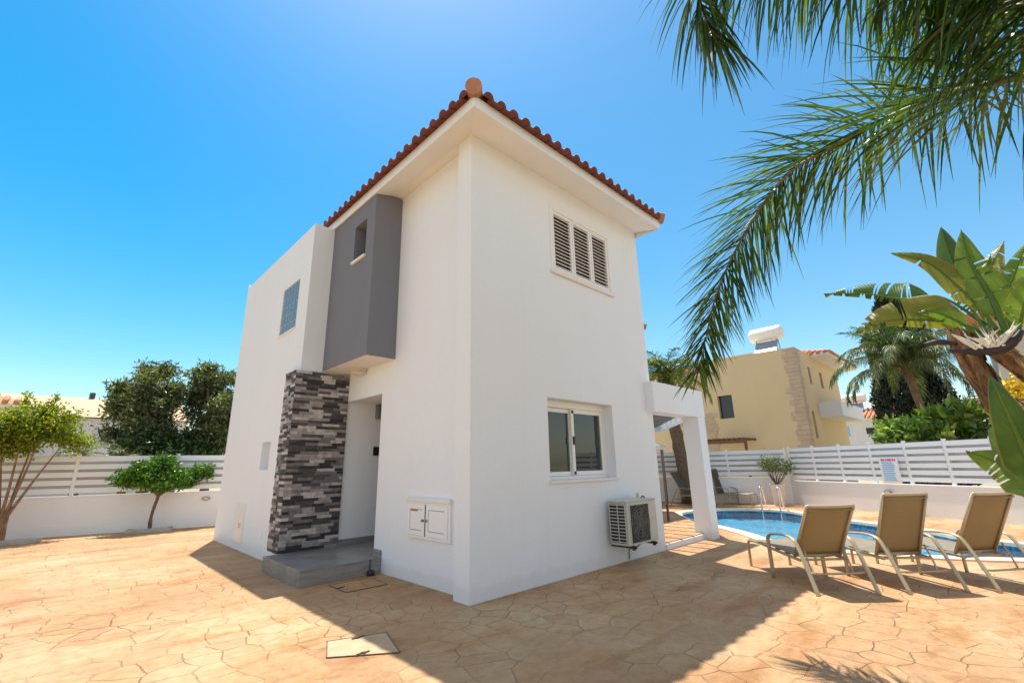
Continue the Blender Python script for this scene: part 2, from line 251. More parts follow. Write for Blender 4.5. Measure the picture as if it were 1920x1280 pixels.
# ------------------------------------------------------------------ mesh helpers
def V(*a): return Vector(a)
def wloc(o):
    l = Vector((0, 0, 0))
    while o is not None: l += o.location; o = o.parent
    return l
class MB:
    def __init__(s): s.v = []; s.f = []; s.mi = []; s.uv = []
    def face(s, pts, mi=0):
        b = len(s.v); s.v += [tuple(p) for p in pts]; s.f.append(tuple(range(b, b + len(pts)))); s.mi.append(mi); return s
    def box(s, x0, x1, y0, y1, z0, z1, mi=0):
        b = len(s.v); s.v += [(x, y, z) for z in (z0, z1) for y in (y0, y1) for x in (x0, x1)]
        for q in ((0, 2, 3, 1), (4, 5, 7, 6), (0, 1, 5, 4), (2, 6, 7, 3), (0, 4, 6, 2), (1, 3, 7, 5)): s.f.append(tuple(b + i for i in q)); s.mi.append(mi)
        return s
    def obox(s, c, ax, ay, az, mi=0):      # centre + half axes
        b = len(s.v); c = Vector(c); ax = Vector(ax); ay = Vector(ay); az = Vector(az)
        s.v += [tuple(c + ax * i + ay * j + az * k) for k in (-1, 1) for j in (-1, 1) for i in (-1, 1)]
        for q in ((0, 2, 3, 1), (4, 5, 7, 6), (0, 1, 5, 4), (2, 6, 7, 3), (0, 4, 6, 2), (1, 3, 7, 5)): s.f.append(tuple(b + i for i in q)); s.mi.append(mi)
        return s
    def tube(s, pts, r, n=8, cap=True, mi=0, flat=None, wob=0):
        pts = [Vector(p) for p in pts]; k = len(pts)
        rs = r if hasattr(r, '__len__') else [r] * k
        b = len(s.v); ref = None
        for i, p in enumerate(pts):
            d = (pts[min(i + 1, k - 1)] - pts[max(i - 1, 0)]).normalized()
            if ref is None: ref = V(0, 0, 1) if abs(d.z) < .9 else V(1, 0, 0)
            u = (ref - d * ref.dot(d)).normalized(); ref = u; q = d.cross(u)
            for j in range(n):
                a = 2 * math.pi * j / n; rr = rs[i] * (1 + wob * random.uniform(-1, 1))
                fu, fq = (1, 1) if flat is None else flat
                s.v.append(tuple(p + u * math.cos(a) * rr * fu + q * math.sin(a) * rr * fq))
        for i in range(k - 1):
            for j in range(n):
                s.f.append((b + i * n + j, b + i * n + (j + 1) % n, b + (i + 1) * n + (j + 1) % n, b + (i + 1) * n + j)); s.mi.append(mi)
        if cap:
            s.f.append(tuple(b + j for j in reversed(range(n)))); s.mi.append(mi)
            s.f.append(tuple(b + (k - 1) * n + j for j in range(n))); s.mi.append(mi)
        return s
    def lathe(s, c, prof, n=20, mi=0, axis=(0, 0, 1)):
        c = Vector(c); ax = Vector(axis).normalized(); t = V(1, 0, 0) if abs(ax.x) < .9 else V(0, 1, 0); u = (t - ax * t.dot(ax)).normalized(); q = ax.cross(u); b = len(s.v)
        for r_, h in prof:
            for j in range(n):
                a = 2 * math.pi * j / n; s.v.append(tuple(c + ax * h + (u * math.cos(a) + q * math.sin(a)) * r_))
        for i in range(len(prof) - 1):
            for j in range(n): s.f.append((b + i * n + j, b + i * n + (j + 1) % n, b + (i + 1) * n + (j + 1) % n, b + (i + 1) * n + j)); s.mi.append(mi)
        s.f.append(tuple(b + j for j in reversed(range(n)))); s.mi.append(mi)
        s.f.append(tuple(b + (len(prof) - 1) * n + j for j in range(n))); s.mi.append(mi)
        return s
    def build(s, name, mat, parent=None, smooth=False, bevel=0, loc=None):
        off = wloc(parent) if parent is not None else (Vector(loc) if loc is not None else Vector((0, 0, 0)))
        me = bpy.data.meshes.new(name)
        a = np.array(s.v, dtype=float).reshape(-1, 3) - np.array(off)
        me.from_pydata(a.tolist(), [], s.f); me.update()
        mats = mat if isinstance(mat, (list, tuple)) else [mat]
        for q in mats: me.materials.append(M[q])
        if len(mats) > 1: me.polygons.foreach_set('material_index', s.mi)
        if smooth: me.polygons.foreach_set('use_smooth', [True] * len(me.polygons))
        if s.uv:
            l = me.uv_layers.new(name='UVMap'); vi = np.empty(len(me.loops), dtype=np.int32); me.loops.foreach_get('vertex_index', vi)
            l.data.foreach_set('uv', np.array(s.uv)[vi].ravel())
        o = bpy.data.objects.new(name, me); C.objects.link(o)
        if parent is not None: o.parent = parent
        elif loc is not None: o.location = loc
        if bevel:
            md = o.modifiers.new('bevel', 'BEVEL'); md.width = bevel; md.segments = 2; md.limit_method = 'ANGLE'; md.angle_limit = R(50)
        return o
def thing(name, label, cat, loc=(0, 0, 0), group=None):
    o = bpy.data.objects.new(name, None); C.objects.link(o); o.location = loc; o.empty_display_size = .2
    return tag(o, label, cat, group)
def tag(o, label, cat, group=None, kind=None):
    if label: o['label'] = label
    if cat: o['category'] = cat
    if group: o['group'] = group
    if kind: o['kind'] = kind
    return o
def struct(o): o['kind'] = 'structure'; return o
def copy_tree(o, parent=None):
    c = o.copy(); C.objects.link(c); c.parent = parent
    for ch in list(o.children): copy_tree(ch, c)
    return c
def catmull(pts, n, closed=False):
    P = [Vector(p) for p in pts]; k = len(P); outp = []
    segs = k if closed else k - 1
    for i in range(segs):
        p0 = P[(i - 1) % k] if closed or i > 0 else P[0] * 2 - P[1]; p1 = P[i]; p2 = P[(i + 1) % k]; p3 = P[(i + 2) % k] if closed or i + 2 < k else P[-1] * 2 - P[-2]
        for j in range(n):
            t = j / n; outp.append(.5 * ((2 * p1) + (p2 - p0) * t + (2 * p0 - 5 * p1 + 4 * p2 - p3) * t * t + (3 * p1 - p0 - 3 * p2 + p3) * t ** 3))
    if not closed: outp.append(P[-1])
    return outp
def wall_plane(mb, axis, c, a0, a1, z0, z1, holes=(), depth=None, din=1, mi=0):
    """wall face in plane axis=c over [a0,a1]x[z0,z1] with rectangular holes (h0,h1,hz0,hz1); reveals go `depth` along axis*din"""
    As = sorted({a0, a1, *[h for q in holes for h in q[:2]]}); Zs = sorted({z0, z1, *[h for q in holes for h in q[2:4]]})
    pt = (lambda d, a, z: (c + d, a, z)) if axis == 'x' else (lambda d, a, z: (a, c + d, z))
    for i in range(len(As) - 1):
        for j in range(len(Zs) - 1):
            ca, cz = (As[i] + As[i + 1]) / 2, (Zs[j] + Zs[j + 1]) / 2
            if any(q[0] < ca < q[1] and q[2] < cz < q[3] for q in holes): continue
            mb.face([pt(0, As[i], Zs[j]), pt(0, As[i + 1], Zs[j]), pt(0, As[i + 1], Zs[j + 1]), pt(0, As[i], Zs[j + 1])], mi)
    for q in holes:
        d = (q[4] if len(q) > 4 else depth) * din; h0, h1, k0, k1 = q[:4]
        mb.face([pt(0, h0, k0), pt(d, h0, k0), pt(d, h0, k1), pt(0, h0, k1)], mi); mb.face([pt(0, h1, k0), pt(d, h1, k0), pt(d, h1, k1), pt(0, h1, k1)], mi)
        mb.face([pt(0, h0, k0), pt(0, h1, k0), pt(d, h1, k0), pt(d, h0, k0)], mi); mb.face([pt(0, h0, k1), pt(0, h1, k1), pt(d, h1, k1), pt(d, h0, k1)], mi)

# ------------------------------------------------------------------ ground, patio, pool
import bmesh
pool_xy = [(8.76, 2.17), (9.6, 2.16), (10.45, 1.68), (10.82, .9), (10.66, .22), (10.07, -.38), (9.5, -1.0), (9.0, -1.75), (8.4, -2.6), (7.75, -3.15), (7.5, -3.7), (7.2, -4.25), (6.6, -4.35), (6.1, -3.8), (5.7, -3.1), (5.4, -2.3), (5.38, -1.55), (5.65, -.99), (6.4, -.26), (7.1, .62), (7.9, 1.6)]
loop = catmull([(x, y, 0) for x, y in pool_xy], 5, True)
def offset_loop(lp, d):
    k = len(lp); o = []
    ar = sum(lp[i].x * lp[(i + 1) % k].y - lp[(i + 1) % k].x * lp[i].y for i in range(k)); sg = 1 if ar > 0 else -1
    for i in range(k):
        t = (lp[(i + 1) % k] - lp[i - 1]).normalized(); o.append(lp[i] + V(t.y, -t.x, 0) * d * sg)
    return o
outer = offset_loop(loop, .24)
def sheet_with_hole(name, rect, hole, z, mat):
    bm = bmesh.new(); x0, x1, y0, y1 = rect
    a = [bm.verts.new(p) for p in ((x0, y0, z), (x1, y0, z), (x1, y1, z), (x0, y1, z))]; b = [bm.verts.new((p.x, p.y, z)) for p in hole]
    ed = [bm.edges.new((a[i], a[(i + 1) % 4])) for i in range(4)] + [bm.edges.new((b[i], b[(i + 1) % len(b)])) for i in range(len(b))]
    bmesh.ops.triangle_fill(bm, edges=ed, use_beauty=True, use_dissolve=False)
    for f in bm.faces:
        if f.normal.z < 0: f.normal_flip()
    me = bpy.data.meshes.new(name); bm.to_mesh(me); bm.free(); me.materials.append(M[mat]); o = bpy.data.objects.new(name, me); C.objects.link(o); return struct(o)
sheet_with_hole('ground', (-900, 900, -900, 900), offset_loop(loop, .16), -.03, 'dry_earth')
sheet_with_hole('patio', (-11, 13.6, -12, 11.2), offset_loop(loop, .22), 0, 'stamped_concrete')
def ring(name, a, b, za, zb, mat, rev=False):
    mb = MB(); k = len(a)
    for i in range(k): mb.face([(a[i].x, a[i].y, za), (a[(i + 1) % k].x, a[(i + 1) % k].y, za), (b[(i + 1) % k].x, b[(i + 1) % k].y, zb), (b[i].x, b[i].y, zb)])
    return mb
mb = ring('c', outer, loop, .022, .022, ''); m2 = ring('c', outer, outer, -.02, .022, ''); m3 = ring('c', loop, loop, -.03, .022, '')
for q in (m2, m3):
    b0 = len(mb.v); mb.v += q.v; mb.f += [tuple(i + b0 for i in f) for f in q.f]; mb.mi += q.mi
struct(mb.build('pool_coping', 'coping_stone', loc=(8, -1, 0)))
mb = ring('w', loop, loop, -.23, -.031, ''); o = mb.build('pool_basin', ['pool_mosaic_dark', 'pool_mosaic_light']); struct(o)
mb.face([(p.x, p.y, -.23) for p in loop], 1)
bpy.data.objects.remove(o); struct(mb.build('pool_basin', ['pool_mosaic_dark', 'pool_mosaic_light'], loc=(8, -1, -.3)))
mb = MB(); mb.face([(p.x, p.y, -.07) for p in loop]); struct(mb.build('pool_water', 'pool_water', loc=(8, -1, -.07)))

# ------------------------------------------------------------------ the villa
A_ = .13; W = 3.85; D = 7.2; HT = 5.37; F1 = 5.27; Y1 = 3.34; XB = -.647; HB = 5.28
XG, YG, ZG = -.315, 1.864, 2.79
villa = thing('villa', 'white two storey villa with terracotta tiled eaves, grey window box and stone clad pillar', 'house', (2, 3.5, 0))
mb = MB()
LW = (1.249, 2.676, 1.104, 2.127, .24); UW = (1.478, 2.911, 3.941, 4.94, .10)
wall_plane(mb, 'y', 0, 0, W, 0, HT, [LW, UW])
mb.face([(0, 0, 0), (0, .26, 0), (0, .26, HT), (0, 0, HT)]); mb.face([(0, .26, 0), (A_, .26, 0), (A_, .26, HT), (0, .26, HT)])
wall_plane(mb, 'x', A_, .26, Y1, 0, HT, [(2.19, Y1, 0, 2.34, 1.35)])
mb.face([(A_ + 1.35, 2.19, 0), (A_ + 1.35, Y1, 0), (A_ + 1.35, Y1, 2.34), (A_ + 1.35, 2.19, 2.34)])
mb.face([(XB, Y1, 0), (A_, Y1, 0), (A_, Y1, HB), (XB, Y1, HB)])
wall_plane(mb, 'x', XB, Y1, D, 0, HB, [(3.80, 4.60, 3.57, 4.44, .06), (4.36, 4.80, 1.31, 1.755, .22)])
mb.face([(XB + .22, 4.36, 1.31), (XB + .22, 4.80, 1.31), (XB + .22, 4.80, 1.755), (XB + .22, 4.36, 1.755)])
mb.face([(XB, Y1, HB), (A_ + .3, Y1, HB), (A_ + .3, D, HB), (XB, D, HB)]); mb.face([(XB, D, 0), (W, D, 0), (W, D, HT), (XB, D, HT)])
mb.face([(W, 0, 0), (W, D, 0), (W, D, HT), (W, 0, HT)])
mb.build('wall', 'white_render', villa)
# rear wing
mb = MB(); mb.box(3.9, 8.3, 3.3, 7.4, 0, 5.1); mb.build('wing', 'white_render', villa)
# grey window box
g = MB(); SY0, SY1, SZ0, SZ1 = 2.12, 2.51, 4.372, 4.98
wall_plane(g, 'x', XG, YG, Y1 - .002, ZG, HT - .03, [(SY0, SY1, SZ0, SZ1, .30)])
g.face([(XG, YG, ZG), (A_ - .002, YG, ZG), (A_ - .002, YG, HT - .03), (XG, YG, HT - .03)])
gb = g.build('window_box', 'grey_render', villa); gb['label'] = 'dark grey projecting window box'
q = MB(); q.face([(XG, YG, ZG), (A_, YG, ZG), (A_, Y1, ZG), (XG, Y1, ZG)]); q.build('box_soffit', 'soffit_paint', gb)
q = MB(); q.face([(XG + .3, SY0, SZ0), (XG + .3, SY1, SZ0), (XG + .3, SY1, SZ1), (XG + .3, SY0, SZ1)]); q.build('pane', 'dark_glass', gb)
q = MB(); q.box(XG - .03, XG + .29, SY0 - .02, SY1 + .02, SZ0 - .035, SZ0 + .004); q.build('sill', 'soffit_paint', gb)
# glass block window
gw = MB(); ny, nz = 5, 5; y0, y1_, z0, z1 = 3.80, 4.60, 3.57, 4.44
for i in range(ny):
    for j in range(nz):
        a = y0 + (y1_ - y0) * i / ny; b = y0 + (y1_ - y0) * (i + 1) / ny; c = z0 + (z1 - z0) * j / nz; d = z0 + (z1 - z0) * (j + 1) / nz
        gw.box(XB + .012, XB + .06, a + .008, b - .008, c + .008, d - .008)
gwo = gw.build('glass_block_window', 'block_glass', villa, bevel=.006)
q = MB(); q.box(XB + .025, XB + .065, y0, y1_, z0, z1); q.build('mortar', 'garden_white', gwo)
q = MB(); q.box(XB - .02, XB + .02, y0 - .03, y1_ + .03, z0 - .03, z0); q.build('sill', 'soffit_paint', gwo)
# soffit + fascia
EX0, EX1, EY0, EY1 = -.345, 3.87, -.48, 7.55; FT = F1 + .15
mb = MB()
mb.face([(EX0, EY0, F1), (0, 0, HT), (0, Y1, HT), (EX0, Y1 - .002, F1)]); mb.face([(EX0, EY0, F1), (EX1, EY0, F1), (W, 0, HT), (0, 0, HT)])
mb.face([(0, .0, HT), (A_ + .01, 0, HT), (A_ + .01, Y1, HT), (0, Y1, HT)])
so_ = mb.build('soffit', 'soffit_paint', villa)
mb = MB(); mb.face([(EX0, EY0, F1), (EX1, EY0, F1), (EX1, EY0, FT), (EX0, EY0, FT)]); mb.face([(EX0, EY0, F1), (EX0, EY1, F1), (EX0, EY1, FT), (EX0, EY0, FT)]); mb.face([(EX1, EY0, F1), (EX1, EY1, F1), (EX1, EY1, FT), (EX1, EY0, FT)]); mb.face([(EX0, EY1, F1), (EX1, EY1, F1), (EX1, EY1, FT), (EX0, EY1, FT)])
mb.build('fascia', 'white_render', villa)
# tiled hip roof made of barrel tiles
def barrel_roof(parent, x0, x1, y0, y1, z, slope, pitch=.205, r=.078, over=.05, sides='wsen', name='roof'):
    ts = math.tan(R(slope)); wx = x1 - x0; wy = y1 - y0; half = min(wx, wy) / 2; zt = z + half * ts
    base = MB()
    if wy >= wx: r0 = (x0 + half, y0 + half, zt); r1 = (x0 + half, y1 - half, zt)
    else: r0 = (x0 + half, y0 + half, zt); r1 = (x1 - half, y0 + half, zt)
    if wy >= wx:
        base.face([(x0, y0, z), (x1, y0, z), r0]); base.face([(x1, y1, z), (x0, y1, z), r1]); base.face([(x0, y1, z), (x0, y0, z), r0, r1]); base.face([(x1, y0, z), (x1, y1, z), r1, r0])
    else:
        base.face([(x0, y0, z), (x1, y0, z), r1, r0]); base.face([(x1, y1, z), (x0, y1, z), r0, r1]); base.face([(x0, y1, z), (x0, y0, z), r0]); base.face([(x1, y0, z), (x1, y1, z), r1])
    ro = base.build(name, 'terracotta_dark', parent)
    t = MB()
    specs = {'s': (V(x0, y0, z), V(1, 0, 0), V(0, 1, ts).normalized(), wx), 'n': (V(x1, y1, z), V(-1, 0, 0), V(0, -1, ts).normalized(), wx), 'w': (V(x0, y1, z), V(0, -1, 0), V(1, 0, ts).normalized(), wy), 'e': (V(x1, y0, z), V(0, 1, 0), V(-1, 0, ts).normalized(), wy)}
    cs = math.cos(R(slope))
    for sd in sides:
        o_, e, u, L = specs[sd]; n = e.cross(u); cnt = int(L / pitch); off = (L - cnt * pitch) / 2 + pitch / 2
        for i in range(cnt):
            s = off + i * pitch; ln = min(s, L - s, half) / cs + .02
            kk = max(1, int(math.ceil(ln / .36)))
            for k in range(kk):
                a = -over if k == 0 else k * .36 - .03; b = min((k + 1) * .36, ln)
                if b <= a: continue
                ra, rb = r * random.uniform(.96, 1.05), r * .82; jit = random.uniform(-.006, .006); lift = random.uniform(0, .006)
                seg = 7; bi = len(t.v)
                for (dd, rr_, li) in ((a, ra, .012 + lift), (b, rb, -.004)):
                    for q in range(seg + 1):
                        an = math.pi * q / seg; t.v.append(tuple(o_ + e * (s + jit + math.cos(an) * rr_) + u * dd + n * (math.sin(an) * rr_ + li)))
                for q in range(seg): t.f.append((bi + q, bi + q + 1, bi + seg + 2 + q, bi + seg + 1 + q)); t.mi.append(0)
                if k == 0: t.f.append(tuple(bi + q for q in range(seg + 1))); t.mi.append(1)
            # pan tile lip between the barrels
            if i < cnt - 1:
                c0 = o_ + e * (s + pitch / 2); t.obox(c0 + u * (.05 - over) + n * .004, e * pitch * .45, u * .08, n * .012, 1)
    to = t.build('barrel_tiles', ['terracotta', 'terracotta_dark'], ro, smooth=False)
    h = MB()
    for c_, rr in (((x0, y0, z), r0), ((x1, y0, z), r0 if wy >= wx else r1), ((x0, y1, z), r1 if wy >= wx else r0), ((x1, y1, z), r1)):
        c_ = Vector(c_); rr = Vector(rr); d = (rr - c_).normalized(); L = (rr - c_).length; k = int(L / .38)
        for i in range(k + 1):
            a = i * .38 - (.06 if i == 0 else .04); b = min((i + 1) * .38, L)
            up = V(0, 0, 1); h.tube([c_ + d * a + up * .065, c_ + d * b + up * .045], [.098, .08], 12)
    h.tube([Vector(r0) + V(0, 0, .05), Vector(r1) + V(0, 0, .05)], .09, 12)
    h.build('hip_tiles', 'hip_clay', ro, smooth=False)
    return ro
barrel_roof(villa, EX0 - .02, EX1 + .02, EY0 - .02, EY1, FT, 20)
mb = MB(); mb.box(3.95, 8.75, 2.75, 7.8, 5.0, 5.14); mb.build('wing_eave', 'soffit_paint', villa)
barrel_roof(villa, 3.93, 8.77, 2.73, 7.82, 5.14, 20, name='wing_roof')
# stone strips
st = MB(); rows = 62; z0s, z1s = .187, 2.765; rh = (z1s - z0s) / rows; XS = -.717; YS = Y1 - .035; YW = Y1 + .41
def pick(prev):
    while True:
        k = random.choices(range(5), [2.4, 3, 3, 3, 2.2])[0]
        if k != prev or random.random() < .25: return k
for i in range(rows):
    z = z0s + i * rh; x = XS + .0; prev = -1; first = True
    while x < A_ - .005:
        L = random.choice([.18, .22, .27, .33]) if not first else random.choice([.1, .17, .24]); first = False
        x2 = min(x + L, A_ - .002); 
        if A_ - x2 < .05: x2 = A_ - .002
        k = pick(prev); prev = k; d = random.uniform(0, .005)
        st.box(x + .0005, x2 - .0005, YS - d, Y1 - .001, z + .0008, z + rh - .0008, k); x = x2
    y = YS; prev = -1
    while y < YW - .005:
        L = random.choice([.1, .16, .2, .24]); y2 = min(y + L, YW)
        if YW - y2 < .05: y2 = YW
        k = pick(prev); prev = k; d = random.uniform(0, .012)
        st.box(XS - d + .002, XB - .001, y + .001, y2 - .0005, z + .0008, z + rh - .0008, k); y = y2
so2 = st.build('stone_cladding', ['cladding_%d' % i for i in range(5)], villa); so2['label'] = 'black and grey split stone strips'
# porch
mb = MB(); XP, YP0, YP1, ZP = -.897, 1.974, 3.30, .185
mb.box(XP, A_ - .002, YP0, YP1, 0, ZP - .012); mb.box(XP - .006, A_ - .001, YP0 - .006, YP1 + .004, ZP - .012, ZP); mb.box(A_ - .001, A_ + 1.34, 2.193, Y1 - .003, 0, ZP - .001)
po = mb.build('porch_step', 'grey_plank_tile', villa, bevel=.004)
q = MB(); q.box(A_ + .001, A_ + 1.33, Y1 - .016, Y1 - .004, ZP, ZP + .085); q.build('skirting', 'grey_plank_tile', po); q = MB(); q.box(A_ - .016, A_ - .003, YP0, 2.19, ZP, ZP + .085); q.build('skirting', 'grey_plank_tile', po)
# front door at back of the recess
d0 = MB(); d0.box(A_ + 1.30, A_ + 1.345, 2.30, 3.24, ZP, 2.30); do = d0.build('front_door', 'wood_brown', villa)
q = MB(); q.tube([(A_ + 1.27, 2.42, 1.15), (A_ + 1.27, 2.42, 1.35)], .012); q.build('handle', 'steel', do)
# ground floor window
def sash(parent, x0, x1, z0, z1, y, nm='sash'):
    s = MB(); f = .055
    s.box(x0, x0 + f, y, y + .035, z0, z1); s.box(x1 - f, x1, y, y + .035, z0, z1); s.box(x0 + f, x1 - f, y, y + .035, z0, z0 + f); s.box(x0 + f, x1 - f, y, y + .035, z1 - f, z1)
    so = s.build(nm, 'white_pvc', parent, bevel=.004)
    g_ = MB(); g_.box(x0 + f - .003, x1 - f + .003, y + .014, y + .020, z0 + f - .003, z1 - f + .003); g_.build('pane', 'window_glass', so); return so
x0, x1, z0, z1, dp = LW
wf = MB(); yf = .15; f = .045
wf.box(x0 + .002, x0 + f, yf, dp, z0 + .002, z1 - .002); wf.box(x1 - f, x1 - .002, yf, dp, z0 + .002, z1 - .002); wf.box(x0 + f, x1 - f, yf, dp, z0 + .002, z0 + f); wf.box(x0 + f, x1 - f, yf, dp, z1 - .09, z1 - .002)
win = wf.build('sliding_window', 'white_pvc', villa, bevel=.003)
xm = (x0 + x1) / 2 - .06
sash(win, x0 + f + .002, xm + .05, z0 + f + .002, z1 - .092, yf + .045); sash(win, xm, x1 - f - .002, z0 + f + .002, z1 - .092, yf + .006)
for bx_ in ((xm + .015, xm + .04, yf - .014, yf + .005, z0 + .45, z0 + .56), (xm + .01, xm + .045, yf - .006, yf + .004, z0 + .06, z0 + .1), (xm + .01, xm + .045, yf - .006, yf + .004, z1 - .15, z1 - .11)): q = MB(); q.box(*bx_); q.build('latch', 'black_plastic', win)
q = MB(); q.box(x0 - .02, x1 + .02, -.03, yf - .001, z0 - .03, z0 + .0035); q.build('sill', 'soffit_paint', win, bevel=.005)
q = MB(); q.box(x0 + .05, x1 - .05, dp + .01, dp + .05, z1 - .26, z1 - .09); q.build('blind', 'white_pvc', win)
q = MB()  # dark room seen through the glass
X0, X1, Y0_, Y1_, Z0, Z1 = x0 - .6, x1 + .5, dp + .002, dp + 2.4, .3, 2.6
q.face([(X0, Y1_, Z0), (X1, Y1_, Z0), (X1, Y1_, Z1), (X0, Y1_, Z1)]); q.face([(X0, Y0_, Z0), (X0, Y1_, Z0), (X0, Y1_, Z1), (X0, Y0_, Z1)]); q.face([(X1, Y0_, Z0), (X1, Y1_, Z0), (X1, Y1_, Z1), (X1, Y0_, Z1)]); q.face([(X0, Y0_, Z0), (X1, Y0_, Z0), (X1, Y1_, Z0), (X0, Y1_, Z0)]); q.face([(X0, Y0_, Z1), (X1, Y0_, Z1), (X1, Y1_, Z1), (X0, Y1_, Z1)])
q.build('room', 'pale_beige', win)
q = MB()
for (ca, cb) in ((x0 + .02, x0 + .17), (x1 - .36, x1 - .04)):
    q = MB(); n = 26
    for i in range(n):
        a = ca + (cb - ca) * i / n; b = ca + (cb - ca) * (i + 1) / n; ya = dp + .04 + .02 * math.sin(i * 1.3); yb = dp + .04 + .02 * math.sin((i + 1) * 1.3)
        q.face([(a, ya, .7), (b, yb, .7), (b, yb, 2.2), (a, ya, 2.2)])
    q.build('curtain', 'curtain', win)
# shuttered window upstairs
x0, x1, z0, z1, dp = UW
s = MB(); s.box(x0 - .03, x1 + .03, -.012, .03, z0 - .025, z0 + .03); s.box(x0 - .03, x1 + .03, -.012, .03, z1 - .03, z1 + .03); s.box(x0 - .03, x0 + .02, -.012, .03, z0 + .03, z1 - .03); s.box(x1 - .02, x1 + .03, -.012, .03, z0 + .03, z1 - .03)
sw = s.build('shutter_window', 'white_pvc', villa, bevel=.004)
q = MB(); q.box(x0 - .05, x1 + .05, -.045, -.013, z0 - .05, z0 - .01); q.build('sill', 'soffit_paint', sw)
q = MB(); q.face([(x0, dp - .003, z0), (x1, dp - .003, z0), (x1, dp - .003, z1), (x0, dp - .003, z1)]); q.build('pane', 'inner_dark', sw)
for k in range(3):
    a = x0 + .02 + (x1 - x0 - .04) * k / 3 + .004; b = x0 + .02 + (x1 - x0 - .04) * (k + 1) / 3 - .004; q = MB(); f = .042
    q.box(a, a + f, -.004, .036, z0 + .034, z1 - .034); q.box(b - f, b, -.004, .036, z0 + .034, z1 - .034); q.box(a + f, b - f, -.004, .036, z0 + .034, z0 + .034 + f); q.box(a + f, b - f, -.004, .036, z1 - .034 - f, z1 - .034)
    so = q.build('shutter', 'white_pvc', sw, bevel=.003)
    q = MB(); zz0, zz1 = z0 + .034 + f, z1 - .034 - f; n = 15
    for j in range(n):
        zc = zz0 + (zz1 - zz0) * (j + .5) / n; q.obox(((a + b) / 2, .016, zc), ((b - a) / 2 - f, 0, 0), (0, .018, .016), (0, -.003, .0035))
    q.build('louvres', 'white_pvc', so)
# ventilation / service door on left block, socket
q = MB(); q.box(XB - .012, XB + .01, 5.28, 5.84, .12, .75); q.box(XB - .018, XB - .011, 5.33, 5.79, .17, .70); ho = q.build('service_hatch', 'white_pvc', villa, bevel=.004)
q = MB(); q.box(XB - .04, XB - .018, 5.42, 5.46, .36, .44); q.build('handle', 'steel', ho)
q = MB(); q.box(XB - .01, XB + .01, 4.27, 4.35, .29, .37); q.build('socket_cover', 'white_pvc', villa, bevel=.004)
# grey box + small black plate on porch side wall
q = MB(); q.box(A_ + .50, A_ + .98, Y1 - .10, Y1 - .003, 2.10, 2.335); q.build('porch_light_box', 'grey_render', villa, bevel=.005)
q = MB(); q.box(A_ + .50, A_ + .68, Y1 - .03, Y1 - .003, 1.50, 1.64); nb = q.build('door_plate', 'black_plastic', villa, bevel=.004)

# pergola on the pool side
perg = thing('pergola', 'white rendered pergola of beams and post joined to the villa corner by the pool', 'pergola', (5.3, 0, 0))
q = MB(); q.box(3.66, 5.50, -.15, .16, 2.09, 2.58); q.build('front_beam', 'white_render', perg)
q = MB(); q.box(5.20, 5.48, -.145, .15, 0, 2.089); q.build('post', 'white_render', perg)
ba, bb_ = V(5.38, .16, 2.12), V(8.25, 2.35, 2.12); bd = (bb_ - ba).normalized()
q = MB(); q.obox((ba + bb_) / 2, bd * ((bb_ - ba).length / 2), V(-bd.y, bd.x, 0) * .06, V(0, 0, .055)); q.build('side_beam', 'white_render', perg)
for i in range(10):
    x = 4.2 + i * .42; y0_ = .17 if x < 5.3 else .17 + (x - 5.38) / bd.x * bd.y; q = MB(); q.box(x, x + .045, max(y0_, .17), 3.29, 2.178, 2.27); q.build('slat', 'grey_metal', perg)
def slab(poly, z0, z1):
    q = MB(); k = len(poly); q.face([(x, y, z1) for x, y in poly])
    for i in range(k): a, b = poly[i], poly[(i + 1) % k]; q.face([(*a, z0), (*b, z0), (*b, z1), (*a, z1)])
    return q
slab([(3.853, -.02), (5.50, -.02), (8.27, 2.1), (8.27, 3.295), (3.853, 3.295)], 0, .085).build('pergola_floor', 'white_render', perg)
slab([(3.856, .01), (5.48, .01), (8.24, 2.12), (8.24, 3.292), (3.856, 3.292)], .086, .10).build('floor_tiles', 'stamped_concrete', perg)

# air conditioner
ac = thing('air_conditioner', 'beige outdoor air conditioner unit bracketed to the white wall below the window', 'air conditioner', (2.68, -.2, .2))
q = MB(); X0, X1, Y0, Y1b, Z0, Z1 = 2.32, 3.06, -.345, -.06, .27, .82
q.box(X0 + .012, X1, Y0, Y1b, Z0, Z1 - .02); q.box(X0 - .004, X1 + .006, Y0 - .008, Y1b, Z1 - .02, Z1); q.build('casing', 'off_white_metal', ac, bevel=.012)
q = MB(); q.box(X0 + .004, X0 + .0115, Y0 + .035, Y1b - .015, Z0 + .03, Z1 - .045); q.build('coil', 'grille_dark', ac)
q = MB()
for i in range(12): z = Z0 + .04 + i * .041; q.box(X0 - .004, X0 + .004, Y0 + .03, Y1b - .01, z, z + .010)
for y in (Y0 + .03, (Y0 + Y1b) / 2, Y1b - .015): q.box(X0 - .006, X0 + .003, y - .004, y + .004, Z0 + .03, Z1 - .045)
q.build('side_grille', 'off_white_metal', ac)
fx, fz = X0 + .30, (Z0 + Z1) / 2 - .01
q = MB(); q.box(fx - .235, fx + .215, Y0 - .006, Y0 - .001, fz - .235, fz + .225); q.build('fan_recess', 'grille_dark', ac)
q = MB()
for k in range(5):
    r_ = .05 + k * .042; q.tube([(fx + math.cos(a) * r_, Y0 - .016, fz + math.sin(a) * r_) for a in [2 * math.pi * j / 28 for j in range(29)]], .0028, 5, cap=False)
for k in range(12): a = 2 * math.pi * k / 12; q.tube([(fx + math.cos(a) * .03, Y0 - .016, fz + math.sin(a) * .03), (fx + math.cos(a) * .22, Y0 - .014, fz + math.sin(a) * .22)], .0022, 5)
q.build('fan_grille', 'grey_metal', ac)
